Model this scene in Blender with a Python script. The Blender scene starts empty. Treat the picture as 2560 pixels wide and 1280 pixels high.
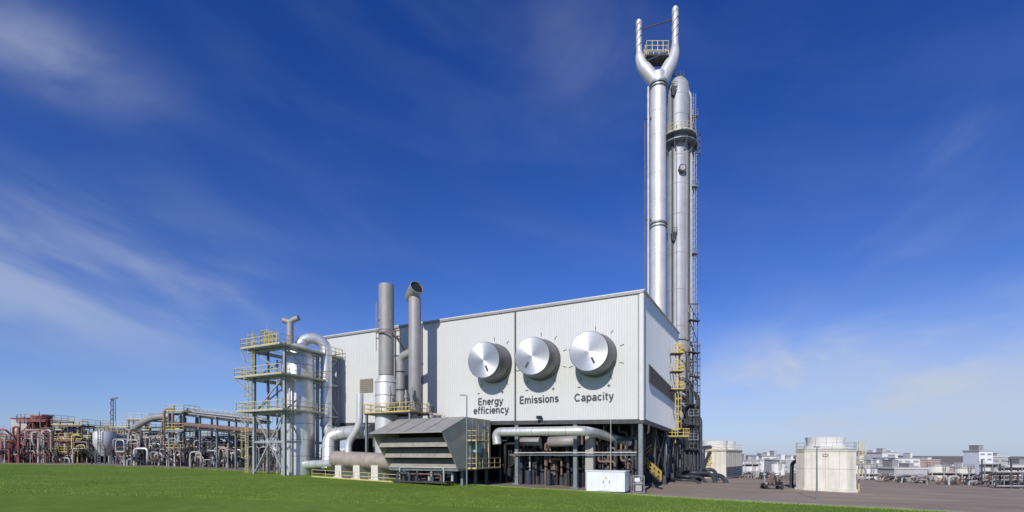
import bpy, math, random
from mathutils import Vector, Matrix
random.seed(7)
C=bpy.context.scene.collection
# ---------------------------------------------------------------- survey helpers
FL=1180.0; HZ=1135.0; CH=4.0
A=(13.5,48.7); TX,TY=-.903,.43; NX,NY=-.43,-.903
def gz(x):
    K=[(-1500,2.3),(-120,2.25),(-62,2.05),(-30,1.37),(14,0),(60,-1.42),(110,-2.7),(200,-3.1),(1500,-3.3)]
    for (a,b),(c,d) in zip(K,K[1:]):
        if x<=c: return b+(d-b)*(x-a)/(c-a)
    return -3.3
def W(px,py,d): return Vector(((px-1280)/FL*d,d,CH-(py-HZ)/FL*d))
def G(px,d):
    x=(px-1280)/FL*d; return Vector((x,d,gz(x)))
def FT(t,u,z): return Vector((A[0]+TX*t+NX*u,A[1]+TY*t+NY*u,z))
def tpx(px,u):
    k=(px-1280)/FL
    return (A[0]+NX*u-k*(A[1]+NY*u))/(-TX+TY*k)
def FP(px,py,u):
    t=tpx(px,u); y=A[1]+TY*t+NY*u
    return FT(t,u,CH-(py-HZ)/FL*y)
def SP(px,py,t):
    k=(px-1280)/FL
    u=(A[0]+TX*t-k*(A[1]+TY*t))/(-NX+NY*k)
    y=A[1]+TY*t+NY*u
    return FT(t,u,CH-(py-HZ)/FL*y)
# ---------------------------------------------------------------- materials
def mat(name,col,rough=.55,metal=0.,var=.18,scale=.8,streak=0.,dirt=(.12,.09,.06),bump=0.,fine=0.):
    m=bpy.data.materials.new(name); m.use_nodes=True; nt=m.node_tree; N=nt.nodes; L=nt.links
    b=N['Principled BSDF']; b.inputs['Roughness'].default_value=rough; b.inputs['Metallic'].default_value=metal
    tc=N.new('ShaderNodeTexCoord')
    n=N.new('ShaderNodeTexNoise'); n.inputs['Scale'].default_value=scale; n.inputs['Detail'].default_value=8; n.inputs['Roughness'].default_value=.65
    L.new(tc.outputs['Object'],n.inputs['Vector'])
    r=N.new('ShaderNodeValToRGB'); e=r.color_ramp.elements
    e[0].position=.32; e[1].position=.68
    e[0].color=tuple(c*(1-var) for c in col)+(1,); e[1].color=tuple(min(1,c*(1+var)) for c in col)+(1,)
    L.new(n.outputs['Fac'],r.inputs['Fac']); out=r.outputs['Color']
    if streak>0:
        mp=N.new('ShaderNodeMapping'); mp.inputs['Scale'].default_value=(2.2,2.2,.14)
        L.new(tc.outputs['Object'],mp.inputs['Vector'])
        n2=N.new('ShaderNodeTexNoise'); n2.inputs['Scale'].default_value=1.; n2.inputs['Detail'].default_value=7; n2.inputs['Roughness'].default_value=.7
        L.new(mp.outputs['Vector'],n2.inputs['Vector'])
        r2=N.new('ShaderNodeValToRGB'); r2.color_ramp.elements[0].position=.48; r2.color_ramp.elements[1].position=.78
        r2.color_ramp.elements[0].color=(0,0,0,1); r2.color_ramp.elements[1].color=(streak,)*3+(1,)
        L.new(n2.outputs['Fac'],r2.inputs['Fac'])
        mx=N.new('ShaderNodeMixRGB'); mx.inputs['Color2'].default_value=dirt+(1,)
        L.new(r2.outputs['Color'],mx.inputs['Fac']); L.new(out,mx.inputs['Color1']); out=mx.outputs['Color']
    L.new(out,b.inputs['Base Color'])
    if bump>0:
        n3=N.new('ShaderNodeTexNoise'); n3.inputs['Scale'].default_value=fine or 6; n3.inputs['Detail'].default_value=5
        L.new(tc.outputs['Object'],n3.inputs['Vector'])
        bp=N.new('ShaderNodeBump'); bp.inputs['Strength'].default_value=bump; bp.inputs['Distance'].default_value=.05
        L.new(n3.outputs['Fac'],bp.inputs['Height']); L.new(bp.outputs['Normal'],b.inputs['Normal'])
    return m
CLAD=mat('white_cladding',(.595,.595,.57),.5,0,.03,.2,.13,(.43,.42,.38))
CLADS=mat('white_cladding_lit_side',(.79,.81,.78),.45,0,.03,.2,.1,(.5,.5,.45))  # whiter copy of the cladding, brightness of the lit side put into its colour
TRIM=mat('pale_trim',(.6,.595,.57),.45,0,.05)
LOUV=mat('brown_grey_louvre',(.24,.215,.17),.7,0,.1)
SILVER=mat('silver_lagging',(.7,.7,.695),.4,.55,.14,.7,.4,(.3,.27,.23),.25,3)
STACK=mat('weathered_stack_metal',(.6,.595,.585),.5,.3,.12,.35,.45,(.36,.31,.27),.12,2)
STACK2=mat('column_grey_metal',(.38,.39,.41),.55,.2,.16,.3,.45,(.24,.21,.19),.12,2)
GALV=mat('galvanised_grey',(.32,.305,.3),.6,.2,.15,.5,.4,(.18,.15,.14),.1,3)
FILT=mat('filter_panel_grey',(.33,.32,.29),.65,.1,.13,.6,.5,(.2,.165,.13),.1,3)
FILTB=mat('filter_blade_grey',(.31,.29,.25),.65,.0,.15,.9,.55,(.18,.145,.11),.1,3)
FILTL=mat('filter_side_cream',(.43,.41,.355),.6,.0,.12,.6,.5,(.3,.25,.2))
STEEL=mat('blue_grey_steel',(.19,.22,.235),.5,.2,.2,1)
STEELL=mat('pale_blue_grey_steel',(.34,.37,.375),.5,.1,.2,1,.3)
STEELD=mat('dark_steel',(.06,.06,.062),.6,.2,.3,1)
YEL=mat('yellow_safety_paint',(.6,.45,.09),.5,0,.15,2)
YELW=mat('pale_worn_yellow',(.58,.5,.22),.5,0,.15,2)
RED=mat('faded_red_paint',(.25,.07,.07),.65,0,.35,1,.4)
ORG_=mat('dull_orange_brown_paint',(.3,.18,.09),.65,0,.3,1,.4)
BRN=mat('rust_brown',(.19,.125,.095),.75,.1,.3,1.2,.4)
RUSTG=mat('rusty_grey_pipe',(.38,.325,.275),.6,.2,.22,1.1,.5,(.22,.14,.09),.2,3)
PALE=mat('pale_pipe_paint',(.47,.455,.42),.5,.1,.15,1,.4)
BLACK=mat('black_pipe_paint',(.025,.028,.035),.45,.1,.3,1)
NAVY=mat('blue_black_pipe',(.05,.06,.08),.45,.2,.3,1)
DARK=mat('painted_shade_black',(.012,.011,.01),.9,0,.3,1)  # near-black colour that paints in deep shade
CONC=mat('stained_concrete',(.66,.635,.55),.85,0,.12,.5,.6,(.34,.27,.19),.2,5)
CONCD=mat('concrete_pier',(.36,.345,.31),.9,0,.2,.8,.4)
WHITE=mat('white_painted_sheet',(.75,.77,.8),.45,0,.06,.6,.2,(.4,.38,.35))
FARW=mat('works_white_wall',(.66,.65,.63),.8,0,.1,.15,.3,(.45,.41,.36))
FARB=mat('works_brick',(.4,.27,.22),.85,0,.15,.1)
FARG=mat('works_grey_wall',(.42,.42,.41),.8,0,.12,.1,.3)
GLASS=mat('window_glass',(.27,.29,.32),.25,0,.2,.3)
INK=mat('dark_grey_lettering',(.045,.05,.06),.5,0,.05)
BLUE=mat('light_blue_box_paint',(.2,.42,.6),.5,0,.1)
KSIDE=mat('knob_side_metal',(.2,.2,.205),.45,.65,.08,.6)
KRING=mat('knob_ring_metal',(.13,.13,.135),.45,.5,.05,.6)
def knobmat():
    m=bpy.data.materials.new('brushed_aluminium'); m.use_nodes=True; nt=m.node_tree;N=nt.nodes;L=nt.links
    b=N['Principled BSDF']; b.inputs['Metallic'].default_value=.85; b.inputs['Roughness'].default_value=.52
    b.inputs['Anisotropic'].default_value=.7
    tg=N.new('ShaderNodeTangent'); tg.direction_type='RADIAL'; tg.axis='Z'
    L.new(tg.outputs['Tangent'],b.inputs['Tangent'])
    tc=N.new('ShaderNodeTexCoord')
    ln=N.new('ShaderNodeVectorMath'); ln.operation='LENGTH'; L.new(tc.outputs['Object'],ln.inputs[0])
    cb=N.new('ShaderNodeCombineXYZ'); L.new(ln.outputs['Value'],cb.inputs[0])
    n=N.new('ShaderNodeTexNoise'); n.inputs['Scale'].default_value=22; n.inputs['Detail'].default_value=6
    L.new(cb.outputs[0],n.inputs['Vector'])
    r=N.new('ShaderNodeValToRGB'); r.color_ramp.elements[0].color=(.47,.47,.47,1); r.color_ramp.elements[1].color=(.62,.62,.62,1)
    L.new(n.outputs['Fac'],r.inputs['Fac']); L.new(r.outputs['Color'],b.inputs['Base Color'])
    return m
KFACE=knobmat()
# ---------------------------------------------------------------- mesh builder
ORG={}
class M:
    def __init__(s): s.v=[];s.f=[];s.s=[]
    def face(s,pts,sm=False):
        i=len(s.v); s.v+= [Vector(p) for p in pts]; s.f.append(tuple(range(i,i+len(pts)))); s.s.append(sm); return s
    def hexa(s,p):
        i=len(s.v); s.v+=[Vector(q) for q in p]
        for f in ((3,2,1,0),(4,5,6,7),(0,1,5,4),(1,2,6,5),(2,3,7,6),(3,0,4,7)):
            s.f.append(tuple(i+k for k in f)); s.s.append(False)
        return s
    def fbox(s,t0,t1,u0,u1,z0,z1):
        return s.hexa([FT(t0,u0,z0),FT(t1,u0,z0),FT(t1,u1,z0),FT(t0,u1,z0),FT(t0,u0,z1),FT(t1,u0,z1),FT(t1,u1,z1),FT(t0,u1,z1)])
    def box(s,c,sx,sy,sz,a=0.):   # c = centre of base
        ca,sa=math.cos(a),math.sin(a); P=[]
        for z in (0,sz):
            for x,y in ((-1,-1),(1,-1),(1,1),(-1,1)):
                x*=sx/2;y*=sy/2; P.append((c[0]+x*ca-y*sa,c[1]+x*sa+y*ca,c[2]+z))
        return s.hexa(P)
    def beam(s,a,b,w,h=None):
        a=Vector(a);b=Vector(b);h=h or w; d=(b-a)
        if d.length<1e-5: return s
        d.normalize(); up=Vector((0,0,1)) if abs(d.z)<.95 else Vector((NX,NY,0))
        x=d.cross(up).normalized(); y=x.cross(d).normalized()
        P=[]
        for p in (a,b):
            for i,j in ((-1,-1),(1,-1),(1,1),(-1,1)): P.append(p+x*i*w/2+y*j*h/2)
        return s.hexa(P)
    def hcol(s,a,b,w):  # H section column
        a=Vector(a);b=Vector(b); n=Vector((NX,NY,0)); r=Vector((-TX,-TY,0))
        for sg in (-1,1):
            o=n*sg*w*.45
            P=[]
            for p in (a,b):
                for i,j in ((-1,-1),(1,-1),(1,1),(-1,1)): P.append(p+o+r*i*w/2+n*j*w*.05)
            s.hexa(P)
        P=[]
        for p in (a,b):
            for i,j in ((-1,-1),(1,-1),(1,1),(-1,1)): P.append(p+r*i*w*.05+n*j*w*.398)
        s.hexa(P); return s
    def tube(s,path,r,seg=14,cap=True):
        P=[Vector(p) for p in path]; n=len(P)
        R=r if isinstance(r,(list,tuple)) else [r]*n
        T=[]
        for i in range(n):
            d=Vector((0,0,0))
            if i>0: d+=(P[i]-P[i-1]).normalized()
            if i<n-1: d+=(P[i+1]-P[i]).normalized()
            T.append(d.normalized())
        ref=Vector((0,0,1)) if abs(T[0].z)<.9 else Vector((1,0,0))
        N0=(ref-T[0]*ref.dot(T[0])).normalized(); base=len(s.v)
        rings=[]
        for i in range(n):
            N0=(N0-T[i]*N0.dot(T[i])).normalized(); B=T[i].cross(N0)
            ring=[P[i]+(N0*math.cos(2*math.pi*k/seg)+B*math.sin(2*math.pi*k/seg))*R[i] for k in range(seg)]
            rings.append(ring); s.v+=ring
        for i in range(n-1):
            for k in range(seg):
                a=base+i*seg+k; b=base+i*seg+(k+1)%seg
                s.f.append((a,b,b+seg,a+seg)); s.s.append(seg>5)
        if cap:
            s.face(list(reversed(rings[0]))); s.face(rings[-1])
        return s
    def vcyl(s,x,y,z0,z1,r0,r1=None,seg=20,cap=True):
        return s.tube([(x,y,z0),(x,y,z1)],[r0,r0 if r1 is None else r1],seg,cap)
    def ring(s,x,y,z,r,h=.12,t=.06,seg=28):
        return s.tube([(x,y,z-h/2),(x,y,z+h/2)],r+t,seg,True)
    def rail(s,path,h=1.1,sp=1.5,w=.06,closed=False):
        P=[Vector(p) for p in path]
        if closed: P.append(P[0])
        up=Vector((0,0,1))
        for a,b in zip(P,P[1:]):
            for k in (1,.52): s.beam(a+up*h*k,b+up*h*k,w)
            s.beam(a+up*.08,b+up*.08,w*.5,.14)
            n=max(1,round((b-a).length/sp))
            for i in range(n+1):
                p=a.lerp(b,i/n); s.beam(p,p+up*h,w)
        return s
    def ladder(s,a,b,out,w=.5,cage=True,step=.35,r=.04):
        a=Vector(a);b=Vector(b);out=Vector(out).normalized(); d=(b-a); L=d.length; d.normalize()
        sd=out.cross(d).normalized()
        for k in (-1,1): s.beam(a+sd*k*w/2,b+sd*k*w/2,r*1.6)
        n=int(L/step)
        for i in range(n): 
            p=a+d*(i+.5)*step; s.beam(p-sd*w/2,p+sd*w/2,r)
        if cage:
            m=int((L-2)/1.1)
            for i in range(m+1):
                c=a+d*(2+i*1.1)
                pts=[c+sd*math.cos(q)*.42+out*math.sin(q)*.75 for q in [math.pi*j/6 for j in range(7)]]
                for p,q in zip(pts,pts[1:]): s.beam(p,q,r*1.2)
            for j in (1,3,5):
                q=math.pi*j/6; o=sd*math.cos(q)*.42+out*math.sin(q)*.75
                s.beam(a+d*2+o,b+o,r)
        return s
    def done(s,name,m,parent=None,label=None,cat=None,group=None,loc=None,kind=None,local=False):
        if parent is not None: loc=Vector((0,0,0)) if local else ORG[parent.name]
        elif loc is None:
            xs=[v.x for v in s.v];ys=[v.y for v in s.v];zs=[v.z for v in s.v]
            loc=Vector(((min(xs)+max(xs))/2,(min(ys)+max(ys))/2,min(zs)))
        loc=Vector(loc)
        me=bpy.data.meshes.new(name); me.from_pydata([v-loc for v in s.v],[],s.f)
        me.polygons.foreach_set('use_smooth',s.s); me.materials.append(m); me.update()
        o=bpy.data.objects.new(name,me); C.objects.link(o)
        if parent is not None: o.parent=parent
        else: o.location=loc
        ORG[o.name]=loc
        if label: o['label']=label
        if cat: o['category']=cat
        if group: o['group']=group
        if kind: o['kind']=kind
        return o
def thing(name,label,cat,loc,group=None):
    o=bpy.data.objects.new(name,None); o.empty_display_size=.5; C.objects.link(o); o.location=loc
    ORG[o.name]=Vector(loc); o['label']=label; o['category']=cat
    if group: o['group']=group
    return o
def fillet(pts,rad,n=5):
    P=[Vector(p) for p in pts]; out=[P[0]]
    for i in range(1,len(P)-1):
        a,b,c=P[i-1],P[i],P[i+1]; r=min(rad,(b-a).length*.49,(c-b).length*.49)
        p=b+(a-b).normalized()*r; q=b+(c-b).normalized()*r
        for k in range(n+1):
            t=k/n; out.append(p*(1-t)**2+b*2*t*(1-t)+q*t*t)
    out.append(P[-1]); return out
# ---------------------------------------------------------------- camera, light, sky
cd=bpy.data.cameras.new('camera'); cam=bpy.data.objects.new('camera',cd); C.objects.link(cam)
cam.location=(0,0,CH); cam.rotation_euler=(math.pi/2,0,0); cd.sensor_width=36; cd.lens=FL/2560*36
cd.shift_y=(HZ-640)/2560; cd.clip_end=6000; bpy.context.scene.camera=cam
EL=math.radians(31); AZ=math.atan2(-.365,-.931)
S=Vector((math.sin(AZ)*math.cos(EL),math.cos(AZ)*math.cos(EL),math.sin(EL)))
sl=bpy.data.lights.new('sun','SUN'); sl.energy=4.0; sl.angle=math.radians(.8); sl.color=(1,.955,.88)
so=bpy.data.objects.new('sun',sl); C.objects.link(so); so.rotation_euler=S.to_track_quat('Z','Y').to_euler(); so.location=(0,0,100)
w=bpy.data.worlds.new('World'); bpy.context.scene.world=w; w.use_nodes=True; nt=w.node_tree; N=nt.nodes; L=nt.links
bg=N['Background']; bg.inputs['Strength'].default_value=.115
sky=N.new('ShaderNodeTexSky'); sky.sky_type='NISHITA'; sky.sun_disc=False; sky.sun_elevation=EL; sky.sun_rotation=AZ%(2*math.pi)
sky.air_density=1.; sky.dust_density=.3; sky.ozone_density=2.5; sky.altitude=0
def mth(op,a,b=None,clamp=False):
    n=N.new('ShaderNodeMath'); n.operation=op; n.use_clamp=clamp
    for i,x in enumerate((a,b)):
        if x is None: continue
        if isinstance(x,(int,float)): n.inputs[i].default_value=x
        else: L.new(x,n.inputs[i])
    return n.outputs[0]
tc=N.new('ShaderNodeTexCoord'); sx=N.new('ShaderNodeSeparateXYZ'); L.new(tc.outputs['Generated'],sx.inputs[0])
X,Y,Z=sx.outputs
az=mth('ARCTAN2',X,Y); el=mth('ARCSINE',Z)
def noise(sa,se,rot,scale,detail,rough,dist,seed):
    cb=N.new('ShaderNodeCombineXYZ'); L.new(az,cb.inputs[0]); L.new(el,cb.inputs[1]); cb.inputs[2].default_value=seed
    vr=N.new('ShaderNodeVectorRotate'); vr.rotation_type='Z_AXIS'; vr.inputs['Angle'].default_value=rot; L.new(cb.outputs[0],vr.inputs['Vector'])
    mp=N.new('ShaderNodeMapping'); mp.inputs['Scale'].default_value=(sa,se,1); L.new(vr.outputs[0],mp.inputs['Vector'])
    n=N.new('ShaderNodeTexNoise'); n.inputs['Scale'].default_value=scale; n.inputs['Detail'].default_value=detail
    n.inputs['Roughness'].default_value=rough; n.inputs['Distortion'].default_value=dist
    L.new(mp.outputs[0],n.inputs['Vector']); return n.outputs['Fac']
def mr(v,a,b,c=0.,d=1.):
    n=N.new('ShaderNodeMapRange'); n.interpolation_type='SMOOTHSTEP'; L.new(v,n.inputs['Value'])
    for i,x in zip(('From Min','From Max','To Min','To Max'),(a,b,c,d)): n.inputs[i].default_value=x
    return n.outputs['Result']
def blob(px,py,sa,se):
    a0=math.atan((px-1280)/FL); e0=math.atan((HZ-py)/FL*math.cos(a0))
    u=mth('DIVIDE',mth('SUBTRACT',az,a0),math.radians(sa)); v=mth('DIVIDE',mth('SUBTRACT',el,e0),math.radians(se))
    q=mth('ADD',mth('MULTIPLY',u,u),mth('MULTIPLY',v,v))
    return mth('EXPONENT',mth('MULTIPLY',q,-1.))
wisp=mr(noise(1.1,4.0,math.radians(13),3.0,8,.52,.3,3.1),.34,.74)
puff=mr(noise(1.,2.3,0,4.2,10,.56,.3,8.4),.36,.6)
soft=mr(noise(1.,2.,math.radians(-20),2.6,6,.52,.4,1.7),.35,.72)
c1=mth('MULTIPLY',mth('ADD',mth('MULTIPLY',wisp,.85),.15),mth('ADD',mth('MULTIPLY',blob(200,660,15,5.),.4),mth('MULTIPLY',blob(260,790,20,4.5),.26)))
c2=mth('MULTIPLY',mth('ADD',mth('MULTIPLY',puff,.55),.45),mth('ADD',mth('MULTIPLY',blob(1990,1000,12,6.),.9),mth('ADD',mth('MULTIPLY',blob(2150,900,9,3.),.45),mth('MULTIPLY',blob(2500,1010,15,5.5),.6))))
c3=mth('MULTIPLY',soft,mth('ADD',mth('MULTIPLY',blob(90,120,7,2.5),.5),mth('ADD',mth('MULTIPLY',blob(2380,640,14,5),.22),mth('ADD',mth('MULTIPLY',blob(1450,130,8,5),.16),mth('MULTIPLY',blob(2370,330,4,3),.25)))))
c4=mth('MULTIPLY',wisp,.035)
cl=mth('ADD',mth('ADD',c1,c2),mth('ADD',c3,c4),True)
haze=mth('EXPONENT',mth('MULTIPLY',mth('MAXIMUM',el,0.),-8.5))
hs=N.new('ShaderNodeMixRGB'); hs.blend_type='MULTIPLY'; hs.inputs['Fac'].default_value=1
L.new(sky.outputs[0],hs.inputs['Color1']); 
rp=N.new('ShaderNodeValToRGB'); L.new(Z,rp.inputs['Fac']); e=rp.color_ramp.elements
e[0].position=0; e[0].color=(.6,.7,.97,1); e[1].position=.7; e[1].color=(.10,.35,.86,1)
x=e.new(.3); x.color=(.27,.47,.88,1)
L.new(rp.outputs['Color'],hs.inputs['Color2'])
bo=N.new('ShaderNodeMixRGB'); bo.blend_type='MULTIPLY'; bo.inputs['Fac'].default_value=1; L.new(hs.outputs[0],bo.inputs['Color1']); bo.inputs['Color2'].default_value=(1.0,1.03,1.16,1)
hz=N.new('ShaderNodeMixRGB'); L.new(mth('MULTIPLY',haze,.5),hz.inputs['Fac']); L.new(bo.outputs[0],hz.inputs['Color1']); hz.inputs['Color2'].default_value=(3.0,3.9,5.8,1)
cm=N.new('ShaderNodeMixRGB'); L.new(cl,cm.inputs['Fac']); L.new(hz.outputs[0],cm.inputs['Color1']); cm.inputs['Color2'].default_value=(4.5,5.1,6.2,1)
L.new(cm.outputs[0],bg.inputs['Color'])
vs=bpy.context.scene.view_settings; vs.view_transform='Standard'; vs.look='None'; vs.exposure=0

# ---------------------------------------------------------------- ground
def gmat(name,c1,c2,c3,s1,s2,rough=.9,bump=.4,stretch=None):
    m=bpy.data.materials.new(name); m.use_nodes=True; nt=m.node_tree;N=nt.nodes;L=nt.links;b=N['Principled BSDF']; b.inputs['Roughness'].default_value=rough
    b.inputs['Specular IOR Level'].default_value=.12
    tc=N.new('ShaderNodeTexCoord')
    def nz(s,d=8,st=None):
        n=N.new('ShaderNodeTexNoise'); n.inputs['Scale'].default_value=s; n.inputs['Detail'].default_value=d; n.inputs['Roughness'].default_value=.7
        if st:
            mp=N.new('ShaderNodeMapping'); mp.inputs['Scale'].default_value=st; mp.inputs['Rotation'].default_value=(0,0,.25); L.new(tc.outputs['Object'],mp.inputs['Vector']); L.new(mp.outputs[0],n.inputs['Vector'])
        else: L.new(tc.outputs['Object'],n.inputs['Vector'])
        return n
    a=nz(s1,8,stretch); r=N.new('ShaderNodeValToRGB'); r.color_ramp.elements[0].position=.38; r.color_ramp.elements[1].position=.62
    r.color_ramp.elements[0].color=c1+(1,); r.color_ramp.elements[1].color=c2+(1,); L.new(a.outputs['Fac'],r.inputs['Fac'])
    d=nz(s2,10); r2=N.new('ShaderNodeValToRGB'); r2.color_ramp.elements[0].position=.42; r2.color_ramp.elements[1].position=.7
    L.new(d.outputs['Fac'],r2.inputs['Fac'])
    mx=N.new('ShaderNodeMixRGB'); L.new(r2.outputs['Color'],mx.inputs['Fac']); L.new(r.outputs['Color'],mx.inputs['Color1']); mx.inputs['Color2'].default_value=c3+(1,)
    L.new(mx.outputs['Color'],b.inputs['Base Color'])
    bp=N.new('ShaderNodeBump'); bp.inputs['Strength'].default_value=bump; bp.inputs['Distance'].default_value=.08; L.new(d.outputs['Fac'],bp.inputs['Height']); L.new(bp.outputs['Normal'],b.inputs['Normal'])
    return m
GRASS=gmat('mown_grass',(.125,.2,.024),(.195,.285,.042),(.11,.185,.022),.1,1.2,1,.35)
BLADE=gmat('grass_blade',(.19,.31,.04),(.27,.4,.07),(.16,.27,.035),.3,6,.8,0)
DIRT=gmat('dusty_hardstanding',(.24,.195,.15),(.31,.26,.2),(.17,.14,.11),.12,1.3)
ASPH=gmat('worn_yard_dirt',(.27,.205,.155),(.42,.335,.26),(.34,.27,.205),.16,.9,.95,.6,(.35,1.6,1))
GRAV=gmat('gravel_strip_material',(.4,.34,.26),(.52,.45,.35),(.28,.23,.17),.4,3.)
xs=[-1500,-600,-300,-120,-90,-62,-45,-30,-8,14,37,60,85,110,150,200,400,800,1500]; ys=[-60,0,30,60,100,160,300,700,3000]
def sheet(xs,ys,dz):
    m=M()
    for x0,x1 in zip(xs,xs[1:]):
        for y0,y1 in zip(ys,ys[1:]):
            m.face([(x0,y0,gz(x0)+dz),(x1,y0,gz(x1)+dz),(x1,y1,gz(x1)+dz),(x0,y1,gz(x0)+dz)])
    return m
sheet(xs,ys,0).done('ground',DIRT,loc=(0,0,0),kind='structure')
def gd(px,py):
    d=30.
    for _ in range(60):
        x=(px-1280)/FL*d; d=.5*d+.5*(CH-gz(x))*FL/(py-HZ)
    return ((px-1280)/FL*d,d)
edge=[gd(*p) for p in [(0,1159),(150,1162),(300,1167),(460,1172),(640,1180),(820,1190),(1000,1202),(1120,1210),(1250,1217),(1430,1227),(1620,1240),(1800,1251),(2000,1262),(2180,1271),(2350,1280),(2520,1290)]]
edge=[(-400,100)]+edge+[(120,14)]
def at(e,x):
    for (a,b),(c,d) in zip(e,e[1:]):
        if x<=c: return b+(d-b)*(x-a)/(c-a)
    return e[-1][1]
rnd=lambda x: .12*math.sin(x*2.1)+.1*math.sin(x*5.3+1)
def strip(e0,e1,dz):
    m=M()
    X=sorted(set([p[0] for p in e0]+[x for x in range(-390,118,4)]+[x for x in (-62,-30,14,60,110)]))
    X=[x for x in X if e0[0][0]<=x<=e0[-1][0]]
    for x0,x1 in zip(X,X[1:]):
        a0,a1=e1(x0,at(e0,x0)),e1(x1,at(e0,x1))
        b0,b1=at(e0,x0)+rnd(x0),at(e0,x1)+rnd(x1)
        m.face([(x0,a0,gz(x0)+dz),(x1,a1,gz(x1)+dz),(x1,b1,gz(x1)+dz),(x0,b0,gz(x0)+dz)])
    return m
strip(edge,lambda x,y:-20.,.016).done('grass',GRASS,loc=(0,0,0),kind='structure')
ge=[(x,y+1.6+(.9 if x>10 else 0)) for x,y in edge]
strip(ge,lambda x,y:y-4.5,.008).done('gravel_path',GRAV,loc=(0,0,0),kind='structure')
m=M()
for x0,x1 in zip([14,25,37,48,60,85,110,150,200],[25,37,48,60,85,110,150,200,400]):
    m.face([(x0,20,gz(x0)+.004),(x1,20,gz(x1)+.004),(x1,230,gz(x1)+.004),(x0,230,gz(x0)+.004)])
m.done('road',ASPH,loc=(0,0,0),kind='structure')
rg=random.Random(3); m=M()
def blade(x,y,h):
    a=rg.uniform(0,6.28); z=gz(x)+.01; w_=h*.28; dx,dy=math.cos(a)*w_,math.sin(a)*w_
    i=len(m.v); m.v+=[Vector((x-dx,y-dy,z)),Vector((x+dx,y+dy,z)),Vector((x+rg.uniform(-.5,.5)*h,y+rg.uniform(-.5,.5)*h,z+h))]; m.f.append((i,i+1,i+2)); m.s.append(False)
for i in range(26000):
    y=31+rg.random()**1.6*32; x=rg.uniform(-1.12,.95)*y
    if y<at(edge,x)-.1: blade(x,y,rg.uniform(.04,.09))
for i in range(8000):
    x=rg.uniform(-75,36); y=at(edge,x)+rg.uniform(-.7,.35)+rnd(x)*.8
    blade(x,y,rg.uniform(.06,.16))
m.done('grass_blades',BLADE,loc=(0,0,0),kind='stuff',label='short mown green grass blades on the lawn',cat='grass')

# ---------------------------------------------------------------- main hall
LEN=45.7; DEP=33.5; ZT=20.8; ZB=24.1
zb=lambda t:7.6+.85*t/LEN
zr=lambda u:ZT+(ZB-ZT)*(-u)/DEP
hall=thing('industrial_hall','white corrugated industrial hall raised on blue grey steel columns','industrial building',FT(22,-16,0.))
def corr(length,pitch,amp):
    P=[];n=int(length/pitch)
    for i in range(n):
        b=i*pitch
        P+=[(b,0),(b+pitch*.55,0),(b+pitch*.65,amp),(b+pitch*.9,amp)]
    P.append((length,0)); return P
m=M(); P=corr(LEN,.28,.034)
for (a,ua),(b,ub) in zip(P,P[1:]): m.face([FT(a,ua,zb(a)),FT(b,ub,zb(b)),FT(b,ub,ZT),FT(a,ua,ZT)])
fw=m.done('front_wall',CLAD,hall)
m=M(); P=corr(DEP,.28,.03)
for (a,ua),(b,ub) in zip(P,P[1:]): m.face([FT(-ua,-a,7.65),FT(-ub,-b,7.65),FT(-ub,-b,zr(-b)),FT(-ua,-a,zr(-a))])
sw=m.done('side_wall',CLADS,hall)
m=M(); m.face([FT(LEN,0,zb(LEN)),FT(LEN,-DEP,8),FT(LEN,-DEP,ZB),FT(LEN,0,ZT)]); m.face([FT(0,-DEP,7.6),FT(LEN,-DEP,8),FT(LEN,-DEP,ZB),FT(0,-DEP,ZB)]); m.done('rear_wall',CLAD,hall)
m=M(); m.hexa([FT(-.2,.2,ZT+.02),FT(LEN+.2,.2,ZT+.02),FT(LEN+.2,-DEP-.2,ZB+.02),FT(-.2,-DEP-.2,ZB+.02),FT(-.2,.2,ZT+.14),FT(LEN+.2,.2,ZT+.14),FT(LEN+.2,-DEP-.2,ZB+.14),FT(-.2,-DEP-.2,ZB+.14)])
m.done('roof',TRIM,hall)
m=M(); m.fbox(-.12,LEN+.1,.08,.18,ZT-.2,ZT+.0); m.done('gutter',GALV,hall)
m=M(); m.fbox(-.09,.3,.06,.12,7.5,ZT-.21); m.fbox(-.12,-.062,-.4,.12,7.5,ZT-.21); m.done('corner_trim',TRIM,hall)
for px in (1288,1055,1596,988):
    t=tpx(px,.12); m=M(); m.tube([FT(t,.14,zb(t)),FT(t,.14,ZT-.3)],.075 if px!=1596 else .05,8); m.done('downpipe',STEELD if px!=1596 else GALV,hall)
m=M(); m.hexa([FT(-.1,.07,7.15),FT(LEN,.07,8.0),FT(LEN,-.3,8.0),FT(-.1,-.3,7.15),FT(-.1,.07,7.6),FT(LEN,.07,8.45),FT(LEN,-.3,8.45),FT(-.1,-.3,7.6)]); m.done('edge_beam',STEELD,hall)
m=M(); m.fbox(-.1,.25,-.31,-DEP,7.15,7.645); m.done('edge_beam',STEELD,hall)
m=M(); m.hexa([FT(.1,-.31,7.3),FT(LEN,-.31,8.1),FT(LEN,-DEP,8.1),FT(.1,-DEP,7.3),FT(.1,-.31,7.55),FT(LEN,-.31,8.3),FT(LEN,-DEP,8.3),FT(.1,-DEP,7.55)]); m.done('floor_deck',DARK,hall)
a=SP(1622,908,-.1)
ua=-(a-FT(0,0,0)).dot(Vector((-NX,-NY,0)))
zt_=CH+227/FL*a.y; zb_=CH+182/FL*a.y
m=M()
for i in range(9):
    z=zb_+(zt_-zb_)*i/9; h=(zt_-zb_)/9
    m.hexa([FT(-.06,ua,z),FT(-.06,-31,z),FT(-.16,-31,z),FT(-.16,ua,z),FT(-.06,ua,z+h*.9),FT(-.06,-31,z+h*.9),FT(-.1,-31,z+h*.9),FT(-.1,ua,z+h*.9)])
m.done('ventilation_louvre',LOUV,hall)
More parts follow.
